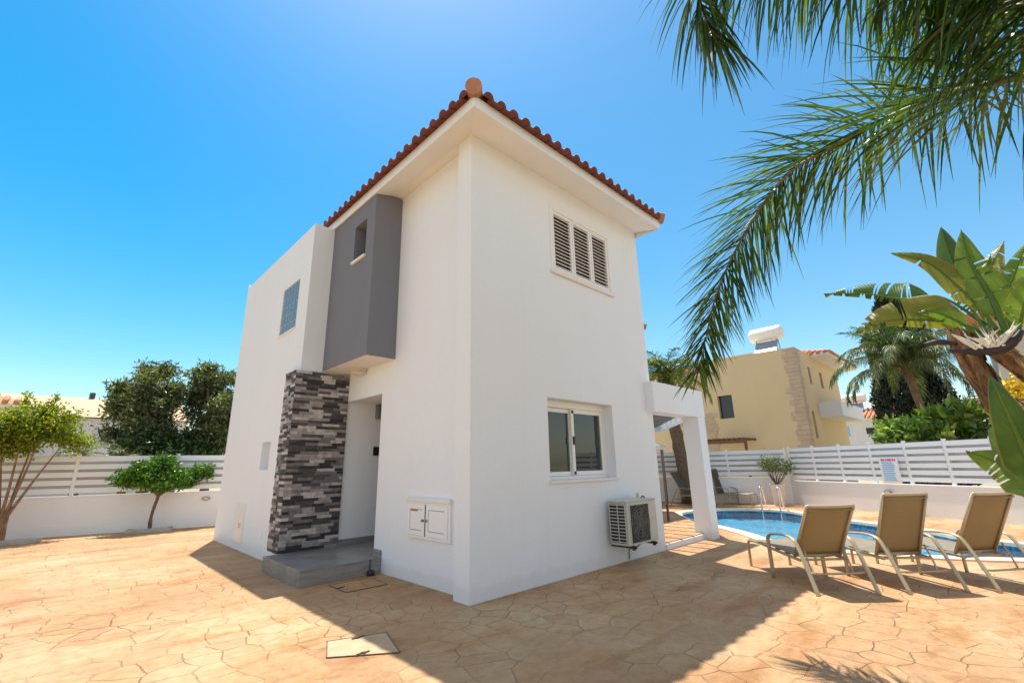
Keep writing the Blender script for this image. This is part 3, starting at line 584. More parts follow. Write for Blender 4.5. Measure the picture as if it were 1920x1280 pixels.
q = MB(); q.lathe((fx, Y0 - .007, fz), [(.035, 0), (.04, -.004)], 16, axis=(0, 1, 0))
for k in range(5):
    a = 2 * math.pi * k / 5; c = V(fx + math.cos(a) * .11, Y0 - .009, fz + math.sin(a) * .11); q.obox(c, (math.cos(a) * .08, 0, math.sin(a) * .08), (-math.sin(a) * .04, .001, math.cos(a) * .04), (0, .0008, 0))
q.build('fan', 'dark_metal', ac)
q = MB(); q.box(fx + .225, fx + .235, Y0 - .010, Y0 - .001, fz - .235, fz + .225); q.box(fx - .245, fx - .235, Y0 - .010, Y0 - .001, fz - .235, fz + .225); q.box(fx - .235, fx + .225, Y0 - .010, Y0 - .001, fz + .225, fz + .235); q.box(fx - .235, fx + .225, Y0 - .010, Y0 - .001, fz - .245, fz - .235); q.build('grille_frame', 'off_white_metal', ac)
q = MB(); q.tube([(X1 - .12, Y0 + .1, Z1), (X1 - .12, Y0 + .1, Z1 + .02), (X1 - .16, Y0 + .1, Z1 + .03), (X1 - .20, Y0 + .1, Z1 + .012)], .009, 6); q.build('bolt_cap', 'dark_metal', ac)
for x in (X0 + .10, X1 - .13):
    q = MB(); q.box(x, x + .035, Y0 - .03, -.001, Z0 - .035, Z0 - .005); q.box(x + .005, x + .03, -.012, -.002, Z0 - .035, Z0 + .25); q.lathe((x + .018, Y0 + .01, Z0 - .055), [(.022, 0), (.022, .03)], 10); q.build('bracket', 'grille_dark', ac)
q = MB(); q.tube([(X1 - .05, Y1b, Z0 + .1), (X1 + .06, Y1b + .01, Z0 + .07), (X1 + .07, -.02, Z0 + .0), (X1 + .07, -.012, Z0 - .1)], .012, 6); q.build('pipe', 'off_white_metal', ac)
q = MB(); q.tube(catmull([(X1 - .02, -.10, Z0 + .16), (X1 + .05, -.06, Z0 + .2), (X1 + .09, -.02, Z0 + .34), (X1 + .10, -.012, Z0 + .6)], 5), .016, 8); q.build('insulated_pipe', 'pale_beige', ac, smooth=True)
q = MB(); q.tube(catmull([(X1 - .3, Y0 + .12, Z0), (X1 - .28, Y0 + .16, Z0 - .06), (X1 - .25, -.03, Z0 - .12), (X1 - .25, -.012, .02)], 5), .008, 6); q.build('drain_hose', 'grey_metal', ac, smooth=True)

# meter cabinet
mc = thing('meter_cabinet', 'cream two door meter cabinet set into the white wall near the corner', 'cabinet', (A_, .9, .5))
q = MB(); xx = A_; q.box(xx - .03, xx + .005, .465, 1.335, .495, .90); q.build('frame', 'pale_beige' if False else 'garden_white', mc, bevel=.004)
q = MB(); q.box(xx - .05, xx + .004, .46, 1.34, .90, .945); q.build('ledge', 'soffit_paint', mc, bevel=.004)
for (a, b) in ((.50, .925), (.945, 1.315)):
    q = MB(); q.box(xx - .042, xx - .031, a, b, .53, .875); dr = q.build('door', 'garden_white', mc, bevel=.003)
    q = MB(); p = .055; e = .007
    q.box(xx - .0435, xx - .0425, a + p, b - p, .53 + p, .53 + p + e); q.box(xx - .0435, xx - .0425, a + p, b - p, .875 - p - e, .875 - p); q.box(xx - .0435, xx - .0425, b - p - e, b - p, .53 + p + e, .875 - p - e); q.build('groove', 'grey_metal', dr)
    kx = b - .02 if b < 1 else a + .02; kx = (.90 if b < 1 else .97)
    q = MB(); q.lathe((xx - .043, kx, .70), [(.014, 0), (.016, -.02), (.01, -.028)], 10, axis=(1, 0, 0)); q.build('knob', 'grey_metal', dr)
q = MB(); q.box(xx - .0425, xx - .0312, .926, .944, .53, .875); q.build('gap', 'grille_dark', mc)
q = MB(); q.box(xx - .0445, xx - .0425, 1.09, 1.24, .795, .815); q.build('plate', 'hip_clay', mc)

# ceiling light under the grey box
cl = thing('ceiling_light', 'round flush ceiling light under the grey window box above the porch', 'lamp', (.06, 2.83, ZG))
q = MB(); q.lathe((.06, 2.83, ZG - .001), [(.155, 0), (.155, -.035), (.14, -.045)], 28); q.build('ring', 'off_white_metal', cl, smooth=False)
q = MB(); q.lathe((.06, 2.83, ZG - .045), [(.135, 0), (.12, -.03), (.07, -.048), (.01, -.052)], 28); q.build('shade', 'lamp_glass', cl, smooth=True)
# black cable box at step
dr = thing('drain_cap', 'small black rubber plug at the foot of the grey porch step', 'plug', (.0, 1.92, 0))
q = MB(); q.lathe((-.03, 1.935, .0), [(.045, 0), (.05, .03), (.04, .055), (.02, .065)], 12); q.build('cap', 'black_plastic', dr)
q = MB(); q.tube([(-.03, 1.962, .05), (-.03, 1.964, .10), (-.03, 1.964, .18)], .006, 6); q.build('cord', 'black_plastic', dr)
# inspection covers
def cover(pts, label, hand):
    c = sum((Vector(p) for p in pts), Vector()) / 4; o = thing('inspection_cover', label, 'manhole cover', c)
    q = MB(); P = [Vector(p) for p in pts]
    for i in range(4):
        a, b = P[i], P[(i + 1) % 4]; e = (b - a).normalized(); q.obox((a + b) / 2 + V(0, 0, .006), e * ((b - a).length / 2 + .004), V(-e.y, e.x, 0) * .0045, V(0, 0, .003))
    q.build('frame', 'frame_rust', o)
    q = MB(); I = [c + (p - c) * .985 + V(0, 0, .0065) for p in P]; q.face(I); q.build('lid', 'stamped_concrete' if 'shaded' in label else 'cover_concrete', o)
    for h_ in hand:
        hp = c + (P[h_] + P[(h_ + 1) % 4] - 2 * c) * .5 * .86; q = MB(); q.lathe((hp.x, hp.y, .010), [(.022, 0), (.02, .003)], 10); q.box(hp.x - .05, hp.x + .05, hp.y - .006, hp.y + .006, .010, .014); q.build('lifting_eye', 'grille_dark', o)
cover([(-1.35, .08, 0), (-.93, -.08, 0), (-1.07, -.53, 0), (-1.48, -.23, 0)], 'concrete inspection cover half in sun in the foreground paving', (0, 2))
cover([(-.60, 1.83, 0), (-.10, 1.80, 0), (-.12, 1.36, 0), (-.60, 1.38, 0)], 'shaded inspection cover just in front of the porch step', (3,))

# ------------------------------------------------------------------ garden walls and slat fences
def fence_run(A, B, zw, zt, label_w, label_f, posts, nb, face_side, back=True, thick=.16, gap0=.05):
    A = V(*A, 0); B = V(*B, 0); d = (B - A).normalized(); n = V(-d.y, d.x, 0) * face_side; L = (B - A).length
    wo = thing('garden_wall', label_w, 'wall', (A + B) / 2)
    q = MB(); q.obox((A + B) / 2 + V(0, 0, zw / 2) - n * thick / 2, d * L / 2, n * thick / 2, V(0, 0, zw / 2)); q.build('wall_body', 'garden_white', wo)
    q = MB(); q.obox((A + B) / 2 + V(0, 0, zw + .015) - n * thick / 2, d * L / 2, n * (thick / 2 + .015), V(0, 0, .015)); q.build('cap', 'garden_white', wo, bevel=.004)
    fo = thing('slat_fence', label_f, 'fence', (A + B) / 2 + V(0, 0, zw)); zb = zw + .03
    for p in posts:
        c = A + d * p - n * thick / 2; q = MB(); q.obox(c + V(0, 0, (zt + zb) / 2), d * .03, n * .03, V(0, 0, (zt - zb) / 2)); q.build('post', 'fence_white', fo)
    pitch = (zt - zb - gap0) / nb; ps = list(posts)
    for i in range(len(ps) - 1):
        q = MB(); a, b = ps[i], ps[i + 1]
        for k in range(nb):
            z = zb + gap0 + k * pitch; c = A + d * (a + b) / 2 - n * (thick / 2 - .024)
            q.obox(c + V(0, 0, z + pitch * .36), d * ((b - a) / 2 - .032), n * .011, V(0, 0, pitch * .32))
        q.build('slat_panel', 'fence_white', fo)
        q = MB(); c = A + d * (a + b) / 2 - n * (thick / 2 + .02); q.obox(c + V(0, 0, (zb + gap0 + zt) / 2 - .01), d * ((b - a) / 2 - .034), n * .003, V(0, 0, (zt - zb - gap0) / 2 - .03)); q.build('gap_shade_sheet', 'fence_gap_shade', fo)  # flat grey sheet added in place of the shade between the slats
LA, LB = (-10.0, 12.65), (2.6, 9.25)
Ll = math.hypot(LB[0] - LA[0], LB[1] - LA[1])
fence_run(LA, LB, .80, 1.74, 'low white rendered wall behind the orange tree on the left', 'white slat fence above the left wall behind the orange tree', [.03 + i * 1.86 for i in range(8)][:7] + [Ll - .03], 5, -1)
CR = (13.08, .75); SB = (9.2, -5.85)
Ls = math.hypot(CR[0] - SB[0], CR[1] - SB[1])
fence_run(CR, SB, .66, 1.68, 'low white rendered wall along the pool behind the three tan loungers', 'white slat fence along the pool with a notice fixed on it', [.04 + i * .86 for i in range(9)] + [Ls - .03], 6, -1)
BB = (11.1, 7.8); Lb = math.hypot(CR[0] - BB[0], CR[1] - BB[1])
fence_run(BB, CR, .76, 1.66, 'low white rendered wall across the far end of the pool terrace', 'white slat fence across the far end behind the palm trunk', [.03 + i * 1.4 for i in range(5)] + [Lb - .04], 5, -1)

# sign
dS = (V(*SB, 0) - V(*CR, 0)).normalized(); nS = V(dS.y, -dS.x, 0)
sc = V(11.47, -1.93, 0) + nS * .0
sg = thing('notice_board', 'small pool notice with a red heading and blue text lines hung on the slat fence', 'sign', sc + V(0, 0, 1.0))
q = MB(); q.obox(sc + V(0, 0, 1.0) + nS * .03, dS * .225, nS * .004, V(0, 0, .30)); q.build('board', 'sign_white', sg)
q = MB(); x = -.17
for wd in (.09, .03, .11, .05, .03): q.obox(sc + V(0, 0, 1.245) + nS * .035 + dS * (x + wd / 2), dS * wd / 2, nS * .001, V(0, 0, .026)); x += wd + .012
q.build('heading', 'sign_red', sg)
q = MB()
for k in range(9): wd = random.uniform(.13, .17); q.obox(sc + V(0, 0, 1.18 - k * .05) + nS * .035 - dS * (.17 - wd), dS * wd, nS * .001, V(0, 0, .015))
q.build('text_lines', 'sign_blue', sg)
# wall lamps
def wall_lamp(p, n, label):
    o = thing('wall_lamp', label, 'lamp', p); n = Vector(n).normalized(); p = Vector(p); t = V(-n.y, n.x, 0); q = MB(); k = 16
    for (s, dd) in ((1, 0), (1, .035)): q.v += [tuple(p + t * math.cos(2 * math.pi * i / k) * .085 + V(0, 0, math.sin(2 * math.pi * i / k) * .045) + n * dd) for i in range(k)]
    q.f += [(i, (i + 1) % k, k + (i + 1) % k, k + i) for i in range(k)] + [tuple(range(k, 2 * k))]; q.mi += [0] * (k + 1); q.build('rim', 'grey_metal', o)
    q = MB(); q.v += [tuple(p + t * math.cos(2 * math.pi * i / k) * .06 + V(0, 0, math.sin(2 * math.pi * i / k) * .028) + n * .042) for i in range(k)]; q.f.append(tuple(range(k))); q.mi.append(0); q.build('lens', 'lamp_glass', o)
dL = (V(*LB, 0) - V(*LA, 0)).normalized(); nL = V(dL.y, -dL.x, 0)
def onleft(x): t = (x - LA[0]) / dL.x; return V(x, LA[1] + dL.y * t, 0)
wall_lamp(onleft(-.30) + V(0, 0, .66) + nL * .002, nL, 'oval bulkhead lamp on the left white wall beside the villa')
wall_lamp(V(11.56, -1.8, 0) + V(0, 0, .50) + nS * .03, nS, 'oval bulkhead lamp on the pool wall under the notice')

# ------------------------------------------------------------------ loungers
def make_lounger(fabric, seatf, ang, bl, lab, grp):
    o = thing('sun_lounger', lab, 'sun lounger', (0, 0, 0), grp); w_ = .30; zs = .29; hx = .40; top = V(hx - math.cos(R(ang)) * bl, 0, zs + math.sin(R(ang)) * bl)
    def strap(pts, nm):
        q = MB(); q.tube(catmull(pts, 5), .019, 8, flat=(.62, 1.25)); return q.build(nm, 'lounger_frame', o, smooth=True)
    for s in (-1, 1):
        y = s * w_
        strap([(0, y, 0.0), (.10, y, .20), (.22, y, .42), (.29, y, .485), (.45, y, .50), (.70, y, .475), (.79, y, .43), (.80, y, .36), (.80, y, 0)], 'arm')
    for s in (-1, 1):
        q = MB(); y = s * (w_ - .05); q.tube(catmull([(.30, y, .27), (.7, y, .29), (1.1, y, .315), (1.32, y, .31), (1.40, y, .27), (1.41, y, 0)], 5), .016, 8); q.build('leg', 'lounger_frame', o, smooth=True)
    q = MB()
    for x, z in ((.32, .27), (.62, .285), (1.36, .30)): q.tube([(x, -w_ + .04, z), (x, w_ - .04, z)], .012, 7)
    q.tube([(.79, -w_, .30), (.79, w_, .30)], .012, 7); q.tube([(.10, -w_ , .19), (.13, -w_ * .6, .17), (.13, w_ * .6, .17), (.10, w_, .19)], .010, 7)
    q.build('cross_bars', 'lounger_frame', o, smooth=True)
    q = MB(); y = w_ - .09
    q.tube(catmull([(hx - .12, -y, .40), (.2, -y, .20), (.19, -y * .8, .16), (.19, y * .8, .16), (.2, y, .20), (hx - .12, y, .40)], 4), .009, 6); q.build('back_support', 'lounger_frame', o, smooth=True)
    # seat sling (slightly sagging)
    q = MB(); nx, ny = 10, 6; yy = w_ - .045
    for i in range(nx + 1):
        for j in range(ny + 1):
            x = hx - .02 + (1.39 - hx) * i / nx; y = -yy + 2 * yy * j / ny; zc = zs + .012 + .028 * min(1, (x - hx) * 2) - (.05 if i == nx else 0) * 0; q.v.append((x, y, zc - .022 * (1 - (2 * j / ny - 1) ** 2)))
    for i in range(nx):
        for j in range(ny): a = i * (ny + 1) + j; q.f.append((a, a + 1, a + ny + 2, a + ny + 1)); q.mi.append(0)
    b0 = len(q.v)
    se = q.build('seat', seatf, o, smooth=True); md = se.modifiers.new('s', 'SOLIDIFY'); md.thickness = .004
    # back rest frame + sling
    q = MB(); bw = w_ - .055; H = V(hx, 0, zs); T = top; dr = (T - H); nrm = V(dr.z, 0, -dr.x).normalized()
    q.tube([H + V(0, -bw, 0), T + V(0, -bw, 0)], .015, 8); q.tube([H + V(0, bw, 0), T + V(0, bw, 0)], .015, 8)
    q.tube(catmull([T + V(0, -bw, 0), T + V(0, -bw * .5, 0) - nrm * .008, T + V(0, bw * .5, 0) - nrm * .008, T + V(0, bw, 0)], 4), .017, 8); q.tube([H + V(0, -bw, 0) + dr * .02, H + V(0, bw, 0) + dr * .02], .012, 8)
    q.build('back_frame', 'lounger_frame', o, smooth=True)
    q = MB(); nu, nv = 10, 6
    for i in range(nu + 1):
        for j in range(nv + 1):
            t = .03 + .965 * i / nu; u = 2 * j / nv - 1; p = H + dr * t + V(0, bw * 1.0 * u, 0) + nrm * (.016 - .03 * (1 - u * u) * math.sin(math.pi * min(1, t * 1.02)) * .8) ; q.v.append(tuple(p - nrm * .0))
    for i in range(nu):
        for j in range(nv): a = i * (nv + 1) + j; q.f.append((a, a + 1, a + nv + 2, a + nv + 1)); q.mi.append(0)
    be = q.build('backrest', fabric, o, smooth=True); md = be.modifiers.new('s', 'SOLIDIFY'); md.thickness = .004
    q = MB(); q.tube(catmull([T + V(0, -bw, 0) - dr * .045 - nrm * .022, T - dr * .055 - nrm * .030, T + V(0, bw, 0) - dr * .045 - nrm * .022], 5), .006, 6); q.build('hem', 'sling_seat', be, smooth=True)
    return o
GT = 'tan sun loungers in a row facing the pool'
for (x, y, h, ang, bl, lab) in ((2.72, -2.54, 46, 56, .65, 'tan sling sun lounger nearest the villa with its back toward us'), (3.37, -3.16, 49, 68, .68, 'middle tan sun lounger of three, backrest most upright'), (4.01, -3.76, 53, 62, .71, 'tan sun lounger at the right edge of the row by the big leaves')):
    o = make_lounger('sling_tan', 'sling_seat', ang, bl, lab, GT); o.location = (x, y, 0); o.rotation_euler = (0, 0, R(h))
GG = 'grey sun loungers at the far end of the pool'
for (x, y, h, ang, lab) in ((11.35, 3.65, -92, 62, 'grey sun lounger under the canopy in front of the palm trunk'), (12.35, 3.00, -92, 78, 'grey sun lounger against the far wall just right of the pergola post')):
    o = make_lounger('sling_grey', 'sling_grey' if h < -99 else 'sling_seat', ang, .78, lab, GG); o.location = (x, y, 0); o.rotation_euler = (0, 0, R(h))

# pool ladder
ld = thing('pool_ladder', 'polished steel pool ladder with two curved rails on the far pool edge', 'ladder', (10.9, .55, 0))
for y in (.78, .34):
    q = MB(); q.tube(catmull([(10.45, y, -.34), (10.45, y, .2), (10.47, y, .52), (10.58, y + .02, .63), (10.75, y + .05, .60), (11.05, y + .12, .38), (11.2, y + .15, .15), (11.22, y + .15, 0)], 6), .021, 10); q.build('rail', 'steel', ld, smooth=True)

# planter
pt = thing('potted_oleander', 'pale square planter with a bushy oleander in the fence corner by the pool', 'potted plant', (12.55, .98, 0))
q = MB(); c = V(12.55, .98, 0); k = 4; ang0 = R(20)
for r_, z in ((.20, 0), (.27, .56), (.285, .56), (.285, .60), (.24, .60), (.24, .54)): q.v += [tuple(c + V(math.cos(ang0 + math.pi / 4 + i * math.pi / 2) * r_, math.sin(ang0 + math.pi / 4 + i * math.pi / 2) * r_, z)) for i in range(4)]
for i in range(5):
    for j in range(4): q.f.append((i * 4 + j, i * 4 + (j + 1) % 4, (i + 1) * 4 + (j + 1) % 4, (i + 1) * 4 + j)); q.mi.append(0)
q.build('pot', 'clay_pot', pt)
q = MB(); q.face([c + V(math.cos(ang0 + math.pi / 4 + i * math.pi / 2) * .24, math.sin(ang0 + math.pi / 4 + i * math.pi / 2) * .24, .55) for i in range(4)]); q.build('soil', 'soil', pt)

# gazebo, dining chair
gz = thing('gazebo', 'garden gazebo with white canopy and grey posts beyond the pergola', 'gazebo', (10.1, 5.0, 0))
for x, y in ((11.15, 3.85), (8.95, 3.85), (11.15, 6.1), (8.95, 6.1)):
    q = MB(); q.box(x - .035, x + .035, y - .035, y + .035, 0, 1.74); q.build('post', 'grey_metal', gz)
q = MB(); ap = (10.05, 4.97, 2.35); cn = [(8.8, 3.7, 1.78), (11.3, 3.7, 1.78), (11.3, 6.25, 1.78), (8.8, 6.25, 1.78)]
for i in range(4): q.face([cn[i], cn[(i + 1) % 4], ap]); q.face([cn[i], cn[(i + 1) % 4], tuple(np.add(cn[(i + 1) % 4], (0, 0, -.09))), tuple(np.add(cn[i], (0, 0, -.09)))])
q.build('canopy', 'canopy_cloth', gz)
ch = thing('dining_chair', 'brown wooden dining chair mostly hidden behind the villa corner', 'chair', (6.15, 1.5, 0))
for x, y, z in ((6.37, 1.27, .48), (5.95, 1.27, .48), (6.37, 1.70, .92), (5.95, 1.70, .92)):
    q = MB(); q.box(x - .02, x + .02, y - .02, y + .02, 0, z); q.build('leg', 'wood_brown', ch)
q = MB(); q.box(5.93, 6.39, 1.25, 1.68, .44, .475); q.build('seat', 'wood_brown', ch)
q = MB(); q.box(5.97, 6.35, 1.69, 1.71, .6, .9); q.build('backrest', 'wood_brown', ch)

# ------------------------------------------------------------------ vegetation helpers
def leaf_mesh(pts, nrm_bias, L, Wd, jitter=1.0):
    """rhombic leaves at pts (n,3); returns verts, faces"""
    n = len(pts); d = RNG.normal(size=(n, 3)) * jitter + nrm_bias; d /= np.linalg.norm(d, axis=1)[:, None] + 1e-9
    r_ = RNG.normal(size=(n, 3)); s = np.cross(d, r_); s /= np.linalg.norm(s, axis=1)[:, None] + 1e-9
    l = (L * RNG.uniform(.6, 1.25, n))[:, None]; w_ = (Wd * RNG.uniform(.7, 1.2, n))[:, None]
    fold = np.cross(d, s) * w_ * .35
    a = pts; b = pts + d * l * .5 + s * w_ + fold; c = pts + d * l; e = pts + d * l * .5 - s * w_ + fold
    v = np.stack([a, b, c, e], 1).reshape(-1, 3); f = np.arange(n * 4).reshape(-1, 4); return v, f
def blob_points(blobs, dens, shell=.35, noise_amp=.25):
    P = []
    for (c, r_, k) in blobs:
        r_ = np.array(r_ if hasattr(r_, '__len__') else (r_,) * 3, float); n = int(dens * k)
        d = RNG.normal(size=(n, 3)); d /= np.linalg.norm(d, axis=1)[:, None]
        rad = 1 - shell * RNG.random(n) ** 1.3; lump = 1 + noise_amp * np.sin(d[:, 0] * 5 + c[0] * 7) * np.cos(d[:, 1] * 6 + c[1] * 3) + noise_amp * .6 * np.sin(d[:, 2] * 9 + c[2])
        P.append(np.array(c) + d * r_ * (rad * lump)[:, None])
    return np.concatenate(P)
def foliage(name, mat, parent, pts, L, Wd, bias=(0, 0, 0), jitter=1.0):
    v, f = leaf_mesh(pts, np.array(bias, float), L, Wd, jitter); mb = MB(); mb.v = v.tolist(); mb.f = f.tolist(); mb.mi = [0] * len(f); return mb.build(name, mat, parent)
def rand_blobs(c, r_, n, rs, seed, squash=.8):
    rg = np.random.default_rng(seed); o = []
    for i in range(n):
        d = rg.normal(size=3); d /= np.linalg.norm(d); k = rg.uniform(.25, 1) ** .5
        p = np.array(c) + d * np.array(r_) * k; s = rg.uniform(*rs); o.append((tuple(p), (s, s, s * squash), (s / rs[1]) ** 2))
    return o
def limb(p0, p1, r0, r1, q, bend=.08, n=6, seed=0):
    rg = random.Random(seed); p0 = Vector(p0); p1 = Vector(p1); L = (p1 - p0).length; pts = []
    mid = (p0 + p1) / 2 + V(rg.uniform(-1, 1), rg.uniform(-1, 1), rg.uniform(-.3, .6)) * L * bend
    pts = catmull([p0, mid, p1], n); q.tube(pts, [r0 + (r1 - r0) * i / (len(pts) - 1) for i in range(len(pts))], 8, wob=.05)

# potted oleander foliage
q = MB()
tips = []
for i in range(16):
    a = i * 2.4; tp = c + V(math.cos(a) * random.uniform(.15, .42), math.sin(a) * random.uniform(.15, .42), random.uniform(.95, 1.28)); q_ = tp; tips.append(tuple(tp)); limb(c + V(0, 0, .55), tp, .012, .004, q, .1, 4, i)
q.build('stems', 'bark', pt, smooth=True)
foliage('leaves', 'oleander_leaf', pt, blob_points([(t, (.16, .16, .17), 1) for t in tips], 55, .9), .13, .013, (0, 0, .6))

# orange tree
def kerb(c, r0, label, seg=None):
    pass
b0 = V(-1.33, 10.02, 0)
ot = thing('orange_tree', 'small round crowned orange tree with bright green leaves by the left wall', 'tree', b0)
q = MB(); q.tube(catmull([b0 + V(0, 0, -.02), b0 + V(-.01, -.02, .35), b0 + V(.04, -.02, .68), b0 + V(.06, -.03, .82)], 5), [.040] * 4 + [.032] * 12, 9, wob=.06)
for i, (x, y, z) in enumerate(((-.55, 0, 1.25), (-.3, -.2, 1.45), (.1, .1, 1.55), (.35, -.2, 1.4), (.75, .05, 1.22), (.2, .3, 1.3), (-.1, -.3, 1.2))): limb(b0 + V(.05, -.03, .78), b0 + V(x, y, z), .03, .008, q, .1, 5, i)
q.build('trunk', 'bark', ot, smooth=True)
bl = [((b0.x - .52, b0.y - .05, 1.17), (.36, .32, .20), .8), ((b0.x - .1, b0.y, 1.22), (.46, .42, .30), 1.5), ((b0.x + .05, b0.y, 1.50), (.28, .28, .20), .7), ((b0.x + .32, b0.y - .1, 1.15), (.34, .34, .26), 1), ((b0.x + .86, b0.y, 1.28), (.26, .26, .19), .55), ((b0.x - .35, b0.y - .2, 1.35), (.26, .26, .2), .5), ((b0.x + .62, b0.y + .05, 1.08), (.22, .22, .15), .35), ((b0.x + .0, b0.y - .25, 1.02), (.3, .25, .16), .5)]
foliage('crown', 'orange_leaf', ot, blob_points(bl, 1300, .85, .3), .10, .026, (0, 0, .25))
# crape myrtle with several stems at the left edge
b1 = V(-3.72, 10.35, 0)
lt = thing('crape_myrtle', 'multi stemmed small tree with yellow green leaves at the left edge', 'tree', b1)
q = MB(); q.tube([b1, b1 + V(.0, 0, .25), b1 + V(0, 0, .5)], [.11, .10, .085], 10, wob=.1)
ends = [(-.75, 0, 2.1), (-.35, .1, 2.35), (-.02, -.1, 2.5), (.30, .0, 2.35), (.68, -.1, 2.05), (.2, .2, 2.2), (-1.1, 0, 2.0)]
for i, e in enumerate(ends):
    s0 = b1 + V((i - 3) * .025, 0, .42); md = b1 + V(e[0] * .45, e[1] * .5, 1.15); en = b1 + V(*e); pts = catmull([s0, md, en], 6); q.tube(pts, [.034 - .026 * j / (len(pts) - 1) for j in range(len(pts))], 8, wob=.06)
q.build('trunk', 'red_bark', lt, smooth=True)
bl = []
for e in ends:
    for k in range(3): bl.append(((b1.x + e[0] + random.uniform(-.3, .3), b1.y + e[1] + random.uniform(-.25, .25), e[2] - .2 + random.uniform(-.25, .35)), (.34, .3, .24), .6))
for k in range(9): bl.append(((b1.x + random.uniform(-1.2, .75), b1.y + random.uniform(-.2, .2), random.uniform(1.75, 2.35)), (.3, .3, .24), .5))
P = blob_points(bl, 950, .95, .35)
sp = np.concatenate([np.array((b1.x + x0, b1.y, 2.5)) + np.stack([RNG.normal(0, .04, 160), RNG.normal(0, .04, 160), RNG.uniform(0, .5, 160)], 1) for x0 in (-.1, .35, -.6)])
foliage('crown', 'myrtle_leaf', lt, np.concatenate([P, sp]), .085, .02, (0, 0, .3))
# stone kerbs of the two beds
for cx, cy, hw, lab in ((-1.33, 9.95, .42, 'low stone edging around the bed of the orange tree'), (-3.5, 10.02, .42, 'low stone edging around the bed of the crape myrtle')):
    o = thing('bed_edging', lab, 'planting bed', (cx, cy, 0)); q = MB(); dd = dL; nn = nL; cc = V(cx, cy, 0)
    q.obox(cc + nn * .16 + V(0, 0, .04), dd * hw, nn * .045, V(0, 0, .045)); q.obox(cc - dd * (hw - .045) + V(0, 0, .04), dd * .045, nn * .115, V(0, 0, .045)); q.obox(cc + dd * (hw - .045) + V(0, 0, .04), dd * .045, nn * .115, V(0, 0, .045)); q.build('stones', 'kerb_stone', o, bevel=.012)
    q = MB(); q.obox(cc - nn * .0 + V(0, 0, .02), dd * (hw - .09), nn * .115, V(0, 0, .02)); q.build('soil', 'soil', o)

# trees behind the left wall
def tree(name, label, cat, base, trunk_h, tr, crown_c, crown_r, nb, rs, dens, L, Wd, lm, bm_, seed, group=None, bias=(0, 0, .1), shell=.8):
    b = Vector(base); o = thing(name, label, cat, b, group); q = MB(); top = b + V(0, 0, trunk_h)
    q.tube(catmull([b, b + V(.05, .03, trunk_h * .5), top], 5), [tr * (1 - .35 * i / 10) for i in range(11)], 10, wob=.08)
    bl = rand_blobs(crown_c, crown_r, nb, rs, seed)
    for i, (c_, r_, k) in enumerate(bl[:14]): limb(top + V(0, 0, -.1), c_, tr * .5, .012, q, .12, 5, seed + i)
    q.build('trunk', bm_, o, smooth=True); foliage('crown', lm, o, blob_points(bl, dens, shell, .3), L, Wd, bias); return o
GL = 'dark green trees behind the left wall'
tree('broadleaf_tree', 'spreading dark green tree behind the left wall, the left one of the pair', 'tree', (-1.2, 14.2, 0), 1.6, .16, (-1.38, 14.1, 3.2), (.95, 1.0, 1.6), 60, (.22, .46), 480, .17, .026, 'tree_leaf', 'bark', 11, GL)
tree('broadleaf_tree', 'dark green tree behind the left wall touching the villa edge', 'tree', (.35, 13.9, 0), 1.6, .16, (.42, 13.9, 3.4), (.82, 1.0, 1.75), 60, (.22, .46), 480, .17, .026, 'tree_leaf', 'bark', 23, GL)
o = tree('dark_shrub', 'dark dense shrub filling in under the pair of trees behind the left wall', 'shrub', (-.5, 13.4, 0), .6, .06, (-.5, 13.4, 1.9), (1.5, .4, .6), 26, (.35, .5), 420, .14, .03, 'hedge_leaf', 'bark', 31)

